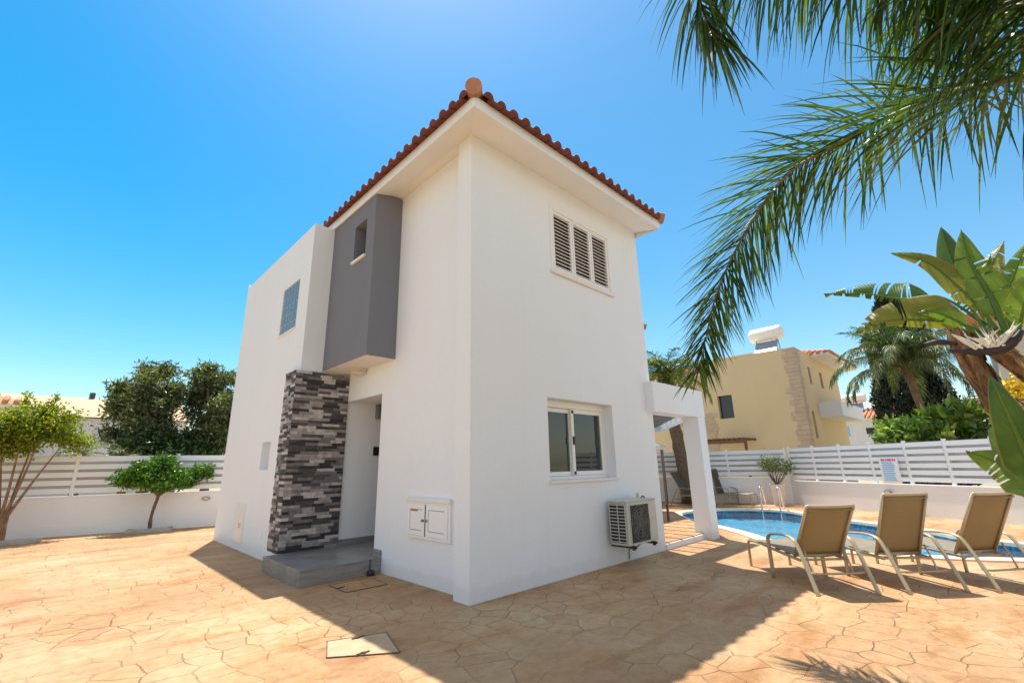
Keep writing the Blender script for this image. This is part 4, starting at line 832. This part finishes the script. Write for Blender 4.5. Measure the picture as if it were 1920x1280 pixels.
# palm fronds
def frond(name, mat, parent, path, n, L, Wd, droop, spread=(20, 55), phis=(-25, 35), tgrow=.18, seed=0, rach=.014, down=0., sub=8, skip=.0, tip=.55, face=None):
    rg = random.Random(seed); P = catmull(path, sub); S = [0]
    for i in range(1, len(P)): S.append(S[-1] + (P[i] - P[i - 1]).length)
    T = S[-1]; r_ = MB(); r_.tube(P, [rach * (1 - .8 * s / T) for s in S], 7)
    ro = r_.build(name, 'frond_rachis', parent, smooth=True)
    q = MB(); ii = 0
    for k in range(n):
        t = skip + (1 - skip) * (k + rg.random() * .6) / n; s = t * T
        while ii < len(S) - 2 and S[ii + 1] < s: ii += 1
        u = (s - S[ii]) / max(1e-6, S[ii + 1] - S[ii]); p = P[ii].lerp(P[ii + 1], min(1, u)); tg = (P[min(ii + 2, len(P) - 1)] - P[max(ii - 1, 0)]).normalized()
        side = tg.cross(V(0, 0, 1)); side = side.normalized() if side.length > .15 else V(.72, -.69, 0)
        if face is not None: s2_ = tg.cross(V(*face)).normalized(); side = side.lerp(s2_ if s2_.dot(side) > 0 else -s2_, min(1, t * 1.6)).normalized()
        upv = side.cross(tg).normalized()
        prof = (min(1, (t / tgrow) ** .6) if tgrow > 0 else 1) * (1 - max(0, t - .55) / .45 * tip)
        for sg in (-1, 1):
            ln = L * prof * rg.uniform(.8, 1.1); a = R(rg.uniform(*spread) + 22 * t); ph = R(rg.uniform(*phis))
            d = (side * sg * math.cos(ph) + upv * math.sin(ph)) * math.cos(a) + tg * math.sin(a); d = (d + V(0, 0, -down)).normalized()
            pts = [p]; cur = p.copy(); seg = 5; g_ = droop * rg.uniform(.7, 1.4)
            for j in range(seg): dd = (d + V(0, 0, -1) * g_ * ((j + 1) / seg) ** 1.4).normalized(); cur = cur + dd * ln / seg; pts.append(cur.copy())
            wv = d.cross(V(rg.uniform(-.5, .5), rg.uniform(-.5, .5), 1)).normalized(); wv = (wv + upv * rg.uniform(-.8, .8)).normalized(); b = len(q.v)
            for j, pp in enumerate(pts):
                tt = j / seg; hw = Wd * rg.uniform(.95, 1.0) * (.55 + .9 * tt if tt < .4 else .91 * (1 - ((tt - .4) / .6) ** 1.5)) + .0006
                q.v.append(tuple(pp - wv * hw)); q.v.append(tuple(pp + wv * hw))
            for j in range(seg): q.f.append((b + 2 * j, b + 2 * j + 1, b + 2 * j + 3, b + 2 * j + 2)); q.mi.append(0)
    q.build('leaflets', mat, ro); return ro
def crown_fronds(parent, c, n, Lf, mat, leafL, leafW, nl, elev=(-10, 75), seed=0, droop=.8, az=(0, 360), sag=1.0, rach=.02):
    rg = random.Random(seed); c = Vector(c)
    for i in range(n):
        a = R(az[0] + (az[1] - az[0]) * (i + rg.uniform(-.25, .25)) / n); e = R(elev[0] + (elev[1] - elev[0]) * ((i * 7) % n) / n); L_ = Lf * rg.uniform(.85, 1.1); h = V(math.cos(a), math.sin(a), 0)
        path = []; p = c.copy(); k = 6
        for j in range(k + 1): path.append(p.copy()); ee = e - sag * R(105) * (j / k) ** 1.3; p = p + (h * math.cos(ee) + V(0, 0, math.sin(ee))) * L_ / k
        frond('frond', mat, parent, path, nl, leafL, leafW, droop, seed=seed * 31 + i, rach=rach, sub=3, skip=.08)
# small palms behind the left wall
for bx, by, zz, sd, lab, nfr in ((-2.7, 12.3, 1.75, 3, 'small feather palm showing over the left fence beside the crape myrtle', 11), (-1.75, 12.6, 1.65, 5, 'small pale palm showing over the left fence in front of the big trees', 9)):
    o = thing('small_palm', lab, 'palm tree', (bx, by, 0)); q = MB(); q.tube([(bx, by, 0), (bx, by, zz)], [.11, .08], 9, wob=.1); q.build('trunk', 'bark', o, smooth=True)
    crown_fronds(o, (bx, by, zz), nfr, .95, 'oleander_leaf', .26, .008, 26, seed=sd)
# queen palm by the camera (fronds over the terrace)
qp = thing('queen_palm', 'large queen palm reaching over the terrace with long drooping feather fronds', 'palm tree', (-.02, -4.7, 0))
CW = V(-.10, -4.50, 2.95)
q = MB(); q.tube(catmull([(.05, -4.95, 0), (.03, -4.85, .9), (-.03, -4.65, 2.0), tuple(CW)], 6), [.13 - .04 * i / 18 for i in range(19)], 14, wob=.04); q.build('trunk', 'bark', qp, smooth=True)
FR = {
 'a': [(-0.15, -4.42, 2.99), (-0.07, -4.31, 3.04), (0.04, -4.18, 3.15), (0.21, -4.02, 3.3), (0.41, -3.71, 3.42), (0.54, -3.45, 3.46), (0.65, -3.16, 3.47), (0.76, -2.95, 3.38), (0.85, -2.73, 3.22), (0.89, -2.51, 2.96), (0.93, -2.33, 2.67), (0.94, -2.2, 2.34), (0.93, -2.12, 2.10)],
 'b': [(-0.15, -4.42, 2.99), (-0.44, -4.36, 3.25), (-0.52, -4.26, 3.49), (-0.55, -4.06, 3.83), (-0.59, -3.78, 4.14), (-0.62, -3.48, 4.38), (-0.67, -3.23, 4.39), (-0.7, -3.12, 4.18), (-0.69, -3.13, 3.91), (-0.68, -3.17, 3.7)],
 'c': [(-0.15, -4.42, 2.99), (0.16, -4.42, 3.53), (0.48, -4.34, 3.95), (0.7, -4.17, 4.25), (0.81, -3.97, 4.33), (0.86, -3.82, 4.2)],
 'd': [(-0.15, -4.42, 2.99), (-0.24, -4.39, 3.24), (-0.23, -4.35, 3.52), (-0.31, -4.21, 3.69), (-0.3, -4.02, 3.79), (-0.29, -3.87, 3.72)]}
frond('frond', 'palm_leaf', qp, FR['a'], 290, .72, .0086, .42, (20, 44), (-62, 62), .05, 1, .019, .10, skip=.02, tip=.50, face=(.76, .60, .25))
frond('frond', 'palm_leaf', qp, FR['b'], 185, .84, .0088, 1.9, (12, 42), (-60, 60), .05, 2, .017, .45, skip=.02, tip=.42, face=(.62, .62, .48))
frond('frond', 'palm_leaf', qp, [(-0.15, -4.42, 2.99), (-0.44, -4.36, 3.25), (-0.52, -4.26, 3.49), (-0.55, -4.05, 3.80), (-0.54, -3.78, 4.04), (-0.53, -3.56, 4.14), (-.53, -3.42, 4.12)], 95, .66, .0085, 2.4, (10, 40), (-40, 30), .05, 6, .014, .5, skip=.1, tip=.3)
frond('frond', 'palm_leaf', qp, FR['c'], 80, .62, .008, 1.2, (15, 50), (-40, 40), .05, 3, .014, .2, skip=.1)
frond('frond', 'palm_leaf', qp, FR['d'], 70, .62, .008, 1.8, (15, 45), (-40, 30), .05, 4, .014, .4, skip=.1)
rg = random.Random(5)
for i, (az, el) in enumerate(((-30, 40), (-75, 60), (-120, 35), (-160, 55), (150, 50), (20, 65), (-50, 10))):
    h = V(math.cos(R(az)), math.sin(R(az)), 0); path = []; p = CW.copy()
    for j in range(7): path.append(p.copy()); ee = R(el) - R(100) * (j / 6) ** 1.3; p = p + (h * math.cos(ee) + V(0, 0, math.sin(ee))) * .42
    frond('frond', 'palm_leaf', qp, path, 55, .58, .0085, 1.0, seed=20 + i, sub=4, skip=.1)
# palm behind the pergola
bp = thing('feather_palm', 'feather palm with a rough brown trunk seen through the pergola opening', 'palm tree', (11.8, 3.5, 0))
q = MB(); q.tube(catmull([(11.85, 3.48, 0), (11.83, 3.52, 1.2), (11.75, 3.62, 2.6), (11.7, 3.70, 4.1)], 7), [.22, .21] + [.20] * 20, 10, wob=.14); q.build('trunk', 'bark', bp, smooth=True)
crown_fronds(bp, (11.7, 3.70, 4.15), 22, 1.75, 'palm_leaf_dry', .5, .014, 46, elev=(-50, 70), seed=9, sag=.9)
crown_fronds(bp, (11.7, 3.70, 4.2), 14, 1.6, 'palm_leaf', .45, .013, 46, elev=(30, 85), seed=19, sag=.8)
# pool-side background: queen palm with cypress
cp = thing('cypress', 'tall dark cypress rising behind the feather palm beyond the pool fence', 'tree', (18.8, -2.0, 0))
q = MB(); q.tube([(18.8, -2.0, 0), (18.8, -2.0, 6.5)], [.2, .05], 8); q.build('trunk', 'bark', cp)
n = 34000; zz = RNG.uniform(.3, 7.2, n); rmax = 1.12 * np.clip(1 - (zz / 7.3) ** 5, 0, 1) ** .6 * (.88 + .12 * np.sin(zz * 2.6)); an = RNG.uniform(0, 2 * math.pi, n); rr_ = rmax * (1 - .35 * RNG.random(n) ** 1.5) * (1 + .15 * np.sin(an * 5 + zz * 3)); P = np.stack([18.8 + np.cos(an) * rr_, -2.0 + np.sin(an) * rr_, zz], 1)
foliage('crown', 'cypress_leaf', cp, P, .16, .035, (0, 0, 1.2), .6)
pm = thing('feather_palm', 'silvery green feather palm in front of the cypress beyond the pool fence', 'palm tree', (13.9, -2.6, 0))
q = MB(); q.tube([(13.95, -2.75, 0), (13.9, -2.62, 2.3), (13.85, -2.45, 3.8)], [.11, .09, .085], 10, wob=.05); q.build('trunk', 'red_bark', pm, smooth=True)
crown_fronds(pm, (13.85, -2.45, 3.75), 24, 2.2, 'oleander_leaf', .48, .010, 90, elev=(10, 80), seed=14, sag=1.2, droop=1.9)
crown_fronds(pm, (13.85, -2.45, 3.85), 12, 1.7, 'palm_leaf', .42, .012, 60, elev=(45, 85), seed=15, sag=.6)
# shrubs over the pool fence
tree('bright_shrub', 'light green broad leaved shrub below the feather palm beyond the fence', 'shrub', (12.9, -2.5, 0), .8, .07, (12.95, -2.35, 1.75), (.5, .75, .45), 26, (.25, .4), 330, .22, .05, 'bright_shrub', 'bark', 41)
tree('dark_hedge', 'dark green hedge above the fence to the right of the light shrub', 'hedge', (13.2, -3.9, 0), .8, .07, (13.2, -4.0, 1.7), (.5, 1.0, .35), 30, (.28, .42), 520, .11, .03, 'hedge_leaf', 'bark', 43)
tree('banana_plant', 'pale shrub with large glossy leaves behind the fence beside the hedge', 'shrub', (13.2, -3.1, 0), .8, .05, (13.15, -3.2, 2.0), (.3, .45, .4), 12, (.2, .3), 90, .48, .085, 'bright_shrub', 'bark', 47, bias=(0, 0, .7))
tree('yellow_bush', 'bush with bright yellow flowers beyond the fence at the right edge', 'shrub', (12.9, -4.95, 0), 1.8, .05, (12.9, -4.85, 2.75), (.4, .62, .45), 18, (.24, .38), 300, .08, .035, 'flower_yellow', 'bark', 49)
tree('green_bush', 'dark green bush behind the villa and the pergola beam', 'shrub', (12.6, 6.2, 0), 1.6, .09, (12.6, 5.6, 3.2), (.8, 1.5, .8), 30, (.4, .6), 420, .16, .035, 'hedge_leaf', 'bark', 53)

# ------------------------------------------------------------------ giant bird of paradise
bpz = thing('bird_of_paradise', 'giant bird of paradise with fibrous brown trunks and big torn paddle leaves', 'plant', (.9, -4.0, 0))
def trunk_(pts, r0, r1, sd):
    q = MB(); P = catmull(pts, 7); random.seed(sd)
    q.tube(P, [r0 + (r1 - r0) * i / (len(P) - 1) * (1 + .0 * i) for i in range(len(P))], 14, wob=.06); tk = q.build('trunk', 'fibre_trunk', bpz, smooth=False)
    q = MB(); rg_ = random.Random(sd * 7)
    for i in range(int(len(P) * 5)):
        j = rg_.randrange(1, len(P) - 1); f_ = j / (len(P) - 1); dd = (P[j + 1] - P[j - 1]).normalized(); a = rg_.uniform(0, 6.283); u_ = dd.cross(V(0, 0, 1) if abs(dd.z) < .9 else V(1, 0, 0)).normalized(); v_ = dd.cross(u_); rd = u_ * math.cos(a) + v_ * math.sin(a); tn = dd.cross(rd)
        rr_ = r0 + (r1 - r0) * f_; p = P[j] + rd * rr_ * .98; L = rg_.uniform(.08, .2); wd = rg_.uniform(.012, .035); fl = rg_.uniform(.002, .016)
        q.face([p - tn * wd, p + tn * wd, p + dd * L * .6 + rd * fl * .6 + tn * wd * .7, p + dd * L + rd * fl, p + dd * L * .6 + rd * fl * .6 - tn * wd * .7])
    q.build('leaf_sheath', 'fibre_trunk', tk)
trunk_([(.92, -4.12, 0), (.91, -3.99, .88), (0.91, -3.94, 1.16), (0.91, -3.92, 1.37), (0.91, -3.9, 1.56), (0.96, -3.85, 1.83), (1.0, -3.82, 2.04)], .060, .060, 1)
trunk_([(.85, -4.7, 0), (.72, -4.4, .9), (0.74, -4.26, 1.35), (0.85, -4.10, 1.68), (0.91, -4.0, 1.86), (0.96, -3.95, 2.0)], .055, .045, 2)
trunk_([(.55, -4.3, 0), (.5, -4.15, .5), (.52, -4.0, .95)], .07, .05, 3)
random.seed(77)
def paddle(path, t0, wl, wr, mat, tear=.0, roll=0, droop=.0, pet=.011, N=34, seed=0):
    rg = random.Random(seed); P = catmull(path, 10); S = [0]
    for i in range(1, len(P)): S.append(S[-1] + (P[i] - P[i - 1]).length)
    T = S[-1]
    def at(s):
        s = min(max(s, 0), T)
        for i in range(1, len(S)):
            if S[i] >= s: u = (s - S[i - 1]) / max(1e-9, S[i] - S[i - 1]); return P[i - 1].lerp(P[i], u), (P[min(i + 1, len(P) - 1)] - P[max(i - 2, 0)]).normalized()
        return P[-1], (P[-1] - P[-2]).normalized()
    q = MB(); q.tube(P, [max(.003, pet * (1 - .85 * s / T)) for s in S], 8)
    lo = q.build('leaf', 'paddle_green', bpz, smooth=True)
    view = V(.97, .02, .22)
    b = MB()
    for sg, wd in ((1, wl), (-1, wr)):
        i = 0
        while i < N:
            k = 1
            while i + k < N and rg.random() > tear: k += 1
            # one unbroken lobe from i to i+k
            nc = 5; sag = rg.uniform(.3, 1.) * tear * 1.5; tw = rg.uniform(-.25, .25) * (tear > 0)
            for a in range(i, i + k + 1):
                tt = a / N
                inset = .18 / N if (a == i and i > 0) else (-.18 / N if (a == i + k and i + k < N) else 0)
                for c_ in range(nc + 1):
                    v_ = c_ / nc; tl = tt + inset * (1 + 2.2 * v_) * (tear > 0); s = (t0 + (1 - t0) * min(1, max(0, tl))) * T; p, tg = at(s)
                    sd = tg.cross(view).normalized(); nm = sd.cross(tg).normalized(); cr, sr = math.cos(R(roll)), math.sin(R(roll)); e = sd * sg * cr + nm * sr * 1.0
                    tq = min(1, max(0, tl)); prof = min(1, (tq + .01) / .16) ** .6 * max(0, 1 - tq ** 1.9) ** .8
                    w_ = wd * max(prof, .01) * v_
                    # the blade sweeps forward; lobes sag and twist on their own
                    q_ = p + e * w_ + tg * w_ * .22 + nm * (.55 * v_ * v_ * wd * .35) + nm * tw * v_ * w_ + V(0, 0, -1) * (droop + sag * .25) * v_ * v_ * wd
                    b.v.append(tuple(q_)); b.uv.append((tl, v_))
            base_i = len(b.v) - (k + 1) * (nc + 1)
            for a in range(k):
                for c_ in range(nc):
                    x = base_i + a * (nc + 1) + c_; b.f.append((x, x + 1, x + nc + 2, x + nc + 1)); b.mi.append(0)
            i += k
    b.build('blade', mat, lo, smooth=True)
PL = {'A': [(1.01, -3.95, 2.1), (1.11, -3.78, 2.36), (1.2, -3.57, 2.43), (1.23, -3.36, 2.54), (1.25, -3.1, 2.62)],
'B': [(0.91, -3.94, 2.03), (0.91, -3.81, 2.13), (0.86, -3.67, 2.17), (0.79, -3.49, 2.19), (0.77, -3.3, 2.14)],
'C': [(0.91, -4.01, 1.96), (0.86, -3.95, 2.15), (0.81, -3.86, 2.36), (0.81, -3.76, 2.54), (0.8, -3.6, 2.66)],
'D': [(1.11, -3.97, 2.08), (1.21, -3.91, 2.41), (1.26, -3.88, 2.68), (1.31, -3.88, 2.94)],
'E': [(0.81, -4.02, 1.94), (0.81, -4.0, 2.21), (0.81, -3.96, 2.47), (0.81, -3.96, 2.69)],
'F': [(1.21, -4.01, 2.16), (1.31, -4.02, 2.45), (1.3, -4.08, 2.58), (1.35, -4.16, 2.72)],
'G': [(1.01, -4.04, 2.04), (1.0, -4.07, 2.24), (1.0, -4.14, 2.4), (0.99, -4.23, 2.57)],
'G2': [(1.2, -4.06, 2.07), (1.2, -4.11, 2.28), (1.2, -4.1, 2.43), (1.25, -4.1, 2.58)],
'H': [(0.71, -4.04, 1.92), (0.6, -4.12, 2.13), (0.49, -4.21, 2.25)],
'I': [(0.51, -3.94, 1.02), (0.41, -3.94, 1.23), (0.31, -3.92, 1.43), (0.26, -3.89, 1.69)],
'J': [(0.61, -3.95, 1.01), (0.71, -3.92, 1.15), (0.71, -3.84, 1.25), (0.71, -3.71, 1.33)],
'K': [(0.81, -4.0, 1.22), (0.81, -3.97, 1.38), (0.81, -3.91, 1.49), (0.81, -3.82, 1.58)]}
paddle(PL['A'], .38, .04, .17, 'paddle_dark', .42, 15, .1, seed=1)
paddle(PL['B'], .18, .05, .20, 'paddle_olive', .28, 10, .1, seed=2)
paddle(PL['C'], .30, .065, .08, 'paddle_olive', .04, 5, 0, seed=3)
paddle(PL['D'], .38, .10, .11, 'paddle_dark', .06, 20, 0, seed=4)
paddle(PL['E'], .22, .11, .10, 'paddle_green', .06, 5, 0, .02, seed=5)
paddle(PL['F'], .35, .08, .09, 'paddle_olive', .1, 20, 0, seed=6)
paddle(PL['G'], .30, .075, .07, 'paddle_green', .12, 15, 0, seed=7)
for k_, (pp_, mm_, tt_) in enumerate((([(1.0, -3.9, 2.02), (1.1, -3.82, 2.2), (1.18, -3.72, 2.33), (1.24, -3.6, 2.38)], 'paddle_green', .15), ([(1.05, -3.95, 2.05), (1.16, -3.98, 2.3), (1.24, -4.02, 2.5), (1.3, -4.08, 2.64)], 'paddle_dark', .2),
    ([(.9, -3.92, 2.0), (.86, -3.83, 2.12), (.84, -3.74, 2.2), (.84, -3.64, 2.22)], 'paddle_green', .1), ([(.95, -4.05, 2.0), (.98, -4.16, 2.15), (1.02, -4.28, 2.24), (1.06, -4.4, 2.27)], 'paddle_olive', .2), ([(.6, -3.98, 1.0), (.66, -3.9, 1.2), (.7, -3.86, 1.4), (.74, -3.86, 1.55)], 'paddle_green', .1))):
    paddle(pp_, .3, .065, .06, mm_, tt_, 15, .1, seed=50 + k_)
paddle([(.95, -3.95, 2.0), (1.02, -3.9, 2.25), (1.05, -3.86, 2.45), (1.06, -3.83, 2.6)], .35, .06, .07, 'paddle_olive', .25, 30, .1, seed=31)
paddle([(.9, -4.0, 1.98), (.86, -4.06, 2.15), (.82, -4.15, 2.28), (.8, -4.27, 2.33)], .25, .06, .055, 'paddle_green', .15, 10, .1, seed=32)
paddle(PL['G2'], .35, .11, .10, 'paddle_olive', .2, 25, 0, seed=8)
paddle(PL['H'], .20, .085, .08, 'paddle_green', .05, 15, 0, seed=9)
paddle(PL['I'], .18, .10, .10, 'paddle_dark', .0, 5, 0, .02, seed=10)
paddle(PL['J'], .25, .11, .12, 'paddle_green', .12, 10, .1, seed=11)
paddle(PL['K'], .30, .05, .06, 'paddle_olive', .15, 15, .1, seed=12)
# flower: dark boat bract with pale spiky sepals
q = MB(); q.tube(catmull([(0.66, -4.07, 1.97), (0.65, -4.03, 1.92), (0.66, -3.97, 1.88), (0.66, -3.87, 1.885), (0.63, -3.76, 1.91)], 6), [.008 + .018 * math.sin(math.pi * (i + 2) / 27) for i in range(25)], 10, flat=(1, .7), wob=.12)
q.build('flower_bract', 'bract_dark', bpz, smooth=True); q = MB()
q.tube(catmull([(.93, -3.80, 1.99), (.92, -3.72, 2.02), (.91, -3.64, 2.02)], 5), [.006 + .014 * math.sin(math.pi * i / 10) for i in range(11)], 8)
fo = q.build('flower_bract', 'bract_dark', bpz, smooth=True)
q = MB(); rg = random.Random(4)
for i in range(34):
    b_ = V(.64, rg.uniform(-3.99, -3.86), 1.895); a = rg.uniform(-.95, .9); L = rg.uniform(.03, .16); tp = b_ + V(rg.uniform(-.03, .04), math.sin(a) * L * 1.1, math.cos(a) * L); q.tube([b_, b_.lerp(tp, .45), tp], [.004, rg.uniform(.005, .013), .001], 6, flat=(1, .5))
q.build('petals', 'flower_white', fo)

# ------------------------------------------------------------------ neighbouring houses
def simple_hip(parent, x0, x1, y0, y1, z, rise, mat='distant_tile', th=.12, nm='roof', ribs=True):
    cx = (x0 + x1) / 2; cy = (y0 + y1) / 2; wx, wy = x1 - x0, y1 - y0; h = min(wx, wy) / 2; q = MB()
    if wx > wy: a = (x0 + h, cy, z + rise); b = (x1 - h, cy, z + rise)
    else: a = (cx, y0 + h, z + rise); b = (cx, y1 - h, z + rise)
    c = [(x0, y0, z), (x1, y0, z), (x1, y1, z), (x0, y1, z)]
    if wx > wy: fs = [(c[0], c[1], b, a), (c[1], c[2], b), (c[2], c[3], a, b), (c[3], c[0], a)]
    else: fs = [(c[0], c[1], a), (c[1], c[2], b, a), (c[2], c[3], b), (c[3], c[0], a, b)]
    for f_ in fs: q.face(f_)
    ro = q.build(nm, mat, parent)
    if ribs:
        t = MB()
        for (p, e, n_, L) in ((V(x0, y0, z), V(1, 0, 0), V(0, 1, 0), wx), (V(x0, y1, z), V(0, -1, 0), V(1, 0, 0), wy)):
            k = int(L / .28); sl = rise / h
            for i in range(k): s = (i + .5) * L / k; ln = min(s, L - s, h); t.tube([p + e * s - n_ * .06 + V(0, 0, .03), p + e * s + n_ * ln + V(0, 0, ln * sl + .03)], .085, 6)
        t.build('tile_rows', mat, ro, smooth=True)
    f_ = MB(); f_.box(x0, x1, y0, y1, z - th, z - .002); f_.build('eave', 'soffit_paint', ro); return ro
def win(parent, axis, c, a0, a1, z0, z1, fr=.06, out=.03, mat='dark_glass', din=-1, fmat='white_pvc'):
    q = MB(); p = (lambda d0, d1, u0, u1, v0, v1: (min(c + d0, c + d1), max(c + d0, c + d1), u0, u1, v0, v1)) if axis == 'x' else (lambda d0, d1, u0, u1, v0, v1: (u0, u1, min(c + d0, c + d1), max(c + d0, c + d1), v0, v1))
    q.box(*p(.002 * din, out * din, a0, a0 + fr, z0, z1)); q.box(*p(.002 * din, out * din, a1 - fr, a1, z0, z1)); q.box(*p(.002 * din, out * din, a0 + fr, a1 - fr, z0, z0 + fr)); q.box(*p(.002 * din, out * din, a0 + fr, a1 - fr, z1 - fr, z1))
    w_ = q.build('window', fmat, parent); q = MB(); q.box(*p(.003 * din, out * .4 * din, a0 + fr, a1 - fr, z0 + fr, z1 - fr)); q.build('pane', mat, w_); return w_
yh = thing('cream_house', 'cream two storey house with stone quoins and a balcony beyond the fence', 'house', (22, 4, 0))
q = MB(); wall_plane(q, 'x', 19.9, 1.64, 6.0, 0, 6.2, [(4.62, 5.32, 3.28, 4.40, .25)]); wall_plane(q, 'y', 1.64, 19.9, 27.5, 0, 6.2, [(21.6, 22.0, 4.7, 5.5, .2), (23.6, 24.1, 4.7, 5.5, .2), (20.9, 21.3, 2.2, 3.4, .2)])
q.face([(19.9, 6, 0), (27, 6, 0), (27, 6, 6.2), (19.9, 6, 6.2)]); q.face([(19.9, 1.64, 6.2), (27.5, 1.64, 6.2), (27.5, 6, 6.2), (19.9, 6, 6.2)]); q.face([(27.5, 1.64, 0), (27.5, 6, 0), (27.5, 6, 6.2), (27.5, 1.64, 6.2)])
q.box(20.7, 27, 6.002, 10.5, 0, 5.75); q.build('wall', 'cream_render', yh)
q = MB(); 
for bx_ in ((20.12, 20.15, 4.62, 5.32, 3.28, 4.40), (21.6, 22.0, 1.82, 1.84, 4.7, 5.5), (23.6, 24.1, 1.82, 1.84, 4.7, 5.5), (20.9, 21.3, 1.82, 1.84, 2.2, 3.4)): q = MB(); q.box(*bx_); q.build('window_pane', 'dark_glass', yh)
win(yh, 'x', 20.7, 6.6, 7.5, 1.1, 2.25); win(yh, 'x', 20.7, 8.2, 8.9, 4.1, 5.0)
q = MB(); rg = random.Random(8); z = 0
while z < 6.15:
    h = rg.uniform(.14, .22); w1 = rg.uniform(.35, .62); w2 = rg.uniform(.35, .62); zt = min(z + h, 6.18); q.box(19.87, 19.899, 1.61, 1.64 + w1, z, zt - .008); q.box(19.899, 19.9 + w2, 1.61, 1.639, z, zt - .008); z += h
q.build('quoins', 'quoin_stone', yh); q = MB(); z = 0
while z < 3.6:
    h = rg.uniform(.14, .22); w1 = rg.uniform(.35, .62); q.box(19.87, 19.899, 6.0 - w1, 6.02, z, z + h - .008); z += h
q.build('quoins', 'quoin_stone', yh)
q = MB(); q.box(19.86, 20.05, 3.4, 6.04, 6.2, 6.26); q.build('coping', 'white_pvc', yh)
q = MB(); q.box(22.3, 27.2, .75, 1.638, 3.2, 3.3); q.box(22.3, 22.42, .75, 1.638, 3.3, 3.85); q.box(22.42, 27.2, .75, .87, 3.3, 3.85); q.build('balcony', 'white_render', yh)
simple_hip(yh, 20.2, 27.4, 6.05, 11, 5.75, 1.0); simple_hip(yh, 22.4, 28.6, .85, 5.4, 6.22, .75)
q = MB()
for i in range(9): q.box(18.3, 19.86, 3.8 + i * .22, 3.86 + i * .22, 2.18, 2.28)
q.box(18.3, 18.4, 3.7, 5.7, 2.05, 2.177); q.box(18.3, 18.4, 3.7, 3.8, 0, 2.05); q.box(18.3, 18.4, 5.6, 5.7, 0, 2.05); q.build('timber_pergola', 'wood_brown', yh)
def heater(c, label, s=1.0):
    o = thing('solar_water_heater', label, 'water heater', c); c = Vector(c); q = MB(); r_ = .34 * s; L = .75 * s; ax = V(.05, 1, 0).normalized()
    q.lathe(c + V(0, 0, 1.05 * s), [(.05, -L), (r_ * .8, -L + .02), (r_, -L + .12), (r_, L - .12), (r_ * .8, L - .02), (.05, L)], 20, axis=ax); q.build('tank', 'tank_white', o, smooth=True)
    q = MB(); q.obox(c + V(-.3, 0, .35) * s, V(.25, 0, .3) * s, ax * .5 * s, V(-.02, 0, .02)); q.build('collector', 'solar_glass', o)
    q = MB()
    for sy in (-.45, .45):
        for sx in (-.2, .25): q.tube([c + V(sx, sy, 0) * s, c + V(sx * .5, sy, .9) * s], .02, 6)
    q.build('frame', 'grey_metal', o); return o
heater((20.9, 2.95, 6.2), 'white solar water tank on the flat roof of the cream house')
wh = thing('white_house', 'distant pale house with an orange tiled roof between the cream house and the cypress', 'house', (43, 2.5, 0))
q = MB(); q.box(41.3, 47, -1.5, 5.2, 0, 4.2); q.build('wall', 'distant_white', wh); simple_hip(wh, 40.9, 47.4, -1.9, 5.6, 4.25, 1.1)
win(wh, 'x', 41.3, 3.9, 4.8, 2.9, 3.8, mat='sign_blue', out=.05); win(wh, 'x', 41.3, 2.2, 3.0, 3.0, 3.6, out=.05); win(wh, 'x', 41.3, .6, 1.2, 2.7, 3.8, mat='solar_glass', out=.05)
q = MB(); q.tube([(43.5, 2.2, 5), (43.5, 2.2, 7.2)], .03, 5)
for k_ in range(3): q.tube([(43.5, 1.8, 6.4 + k_ * .3), (43.5, 2.6, 6.4 + k_ * .3)], .02, 4)
q.build('aerial', 'grey_metal', wh)
heater((43.2, 3.6, 4.9), 'tiny solar tank on the distant orange roof', 1.1)
rb = thing('beige_house', 'pale beige house with a balcony half hidden by the giant bird of paradise', 'house', (18, -5, 0))
q = MB(); q.box(17.2, 24, -9, -4.35, 0, 5.4); q.build('wall', 'pale_beige', rb)
q = MB(); q.box(16.7, 24.4, -9.4, -3.9, 5.4, 5.6); q.build('roof', 'distant_tile', rb)
q = MB(); q.box(15.9, 17.19, -6.5, -3.5, 2.42, 2.55); q.box(15.9, 16.0, -6.5, -3.5, 2.55, 2.93); q.box(16.0, 17.19, -3.6, -3.5, 2.55, 2.93); q.build('balcony', 'pale_beige', rb)
q = MB()
for i in range(5): q.box(15.93, 15.96, -3.55 - i * .12, -3.53 - i * .12, 2.93, 3.55)
for i in range(4): q.box(15.93, 15.96, -4.05, -3.53, 2.98 + i * .18, 3.0 + i * .18)
q.build('railing', 'black_iron', rb)
lh = thing('left_house', 'white house with a flat beige roof slope beyond the left fence', 'house', (-5, 27, 0)); lh.name = 'white_house'
q = MB(); q.box(-16, 1.2, 24.2, 32, 0, 3.72); q.build('wall', 'distant_white', lh)
q = MB(); q.face([(-16.3, 23.9, 3.74), (1.4, 23.9, 3.74), (1.4, 28.2, 5.05), (-16.3, 28.2, 5.05)]); q.face([(-16.3, 32.3, 3.74), (1.4, 32.3, 3.74), (1.4, 28.2, 5.05), (-16.3, 28.2, 5.05)]); q.face([(1.4, 23.9, 3.74), (1.4, 32.3, 3.74), (1.4, 28.2, 5.05)]); q.build('roof', 'beige_roof', lh)
win(lh, 'y', 24.2, -1.95, -1.35, 2.7, 3.2, mat='sign_blue', out=.05, fmat='pale_beige'); win(lh, 'y', 24.2, -1.2, -.75, 2.7, 3.2, out=.05, fmat='pale_beige')
q = MB(); q.tube([(-2.4, 28.2, 5.0), (-2.4, 28.2, 5.35)], .12, 8); q.build('flue', 'dark_metal', lh)
rh = thing('red_roof_house', 'house with a red tiled roof just showing at the left edge', 'house', (-12, 21, 0))
q = MB(); q.box(-13, -4.9, 20.4, 23.8, 0, 3.7); q.build('wall', 'pale_beige', rh); simple_hip(rh, -13.4, -4.1, 20.0, 23.9, 3.75, .75)
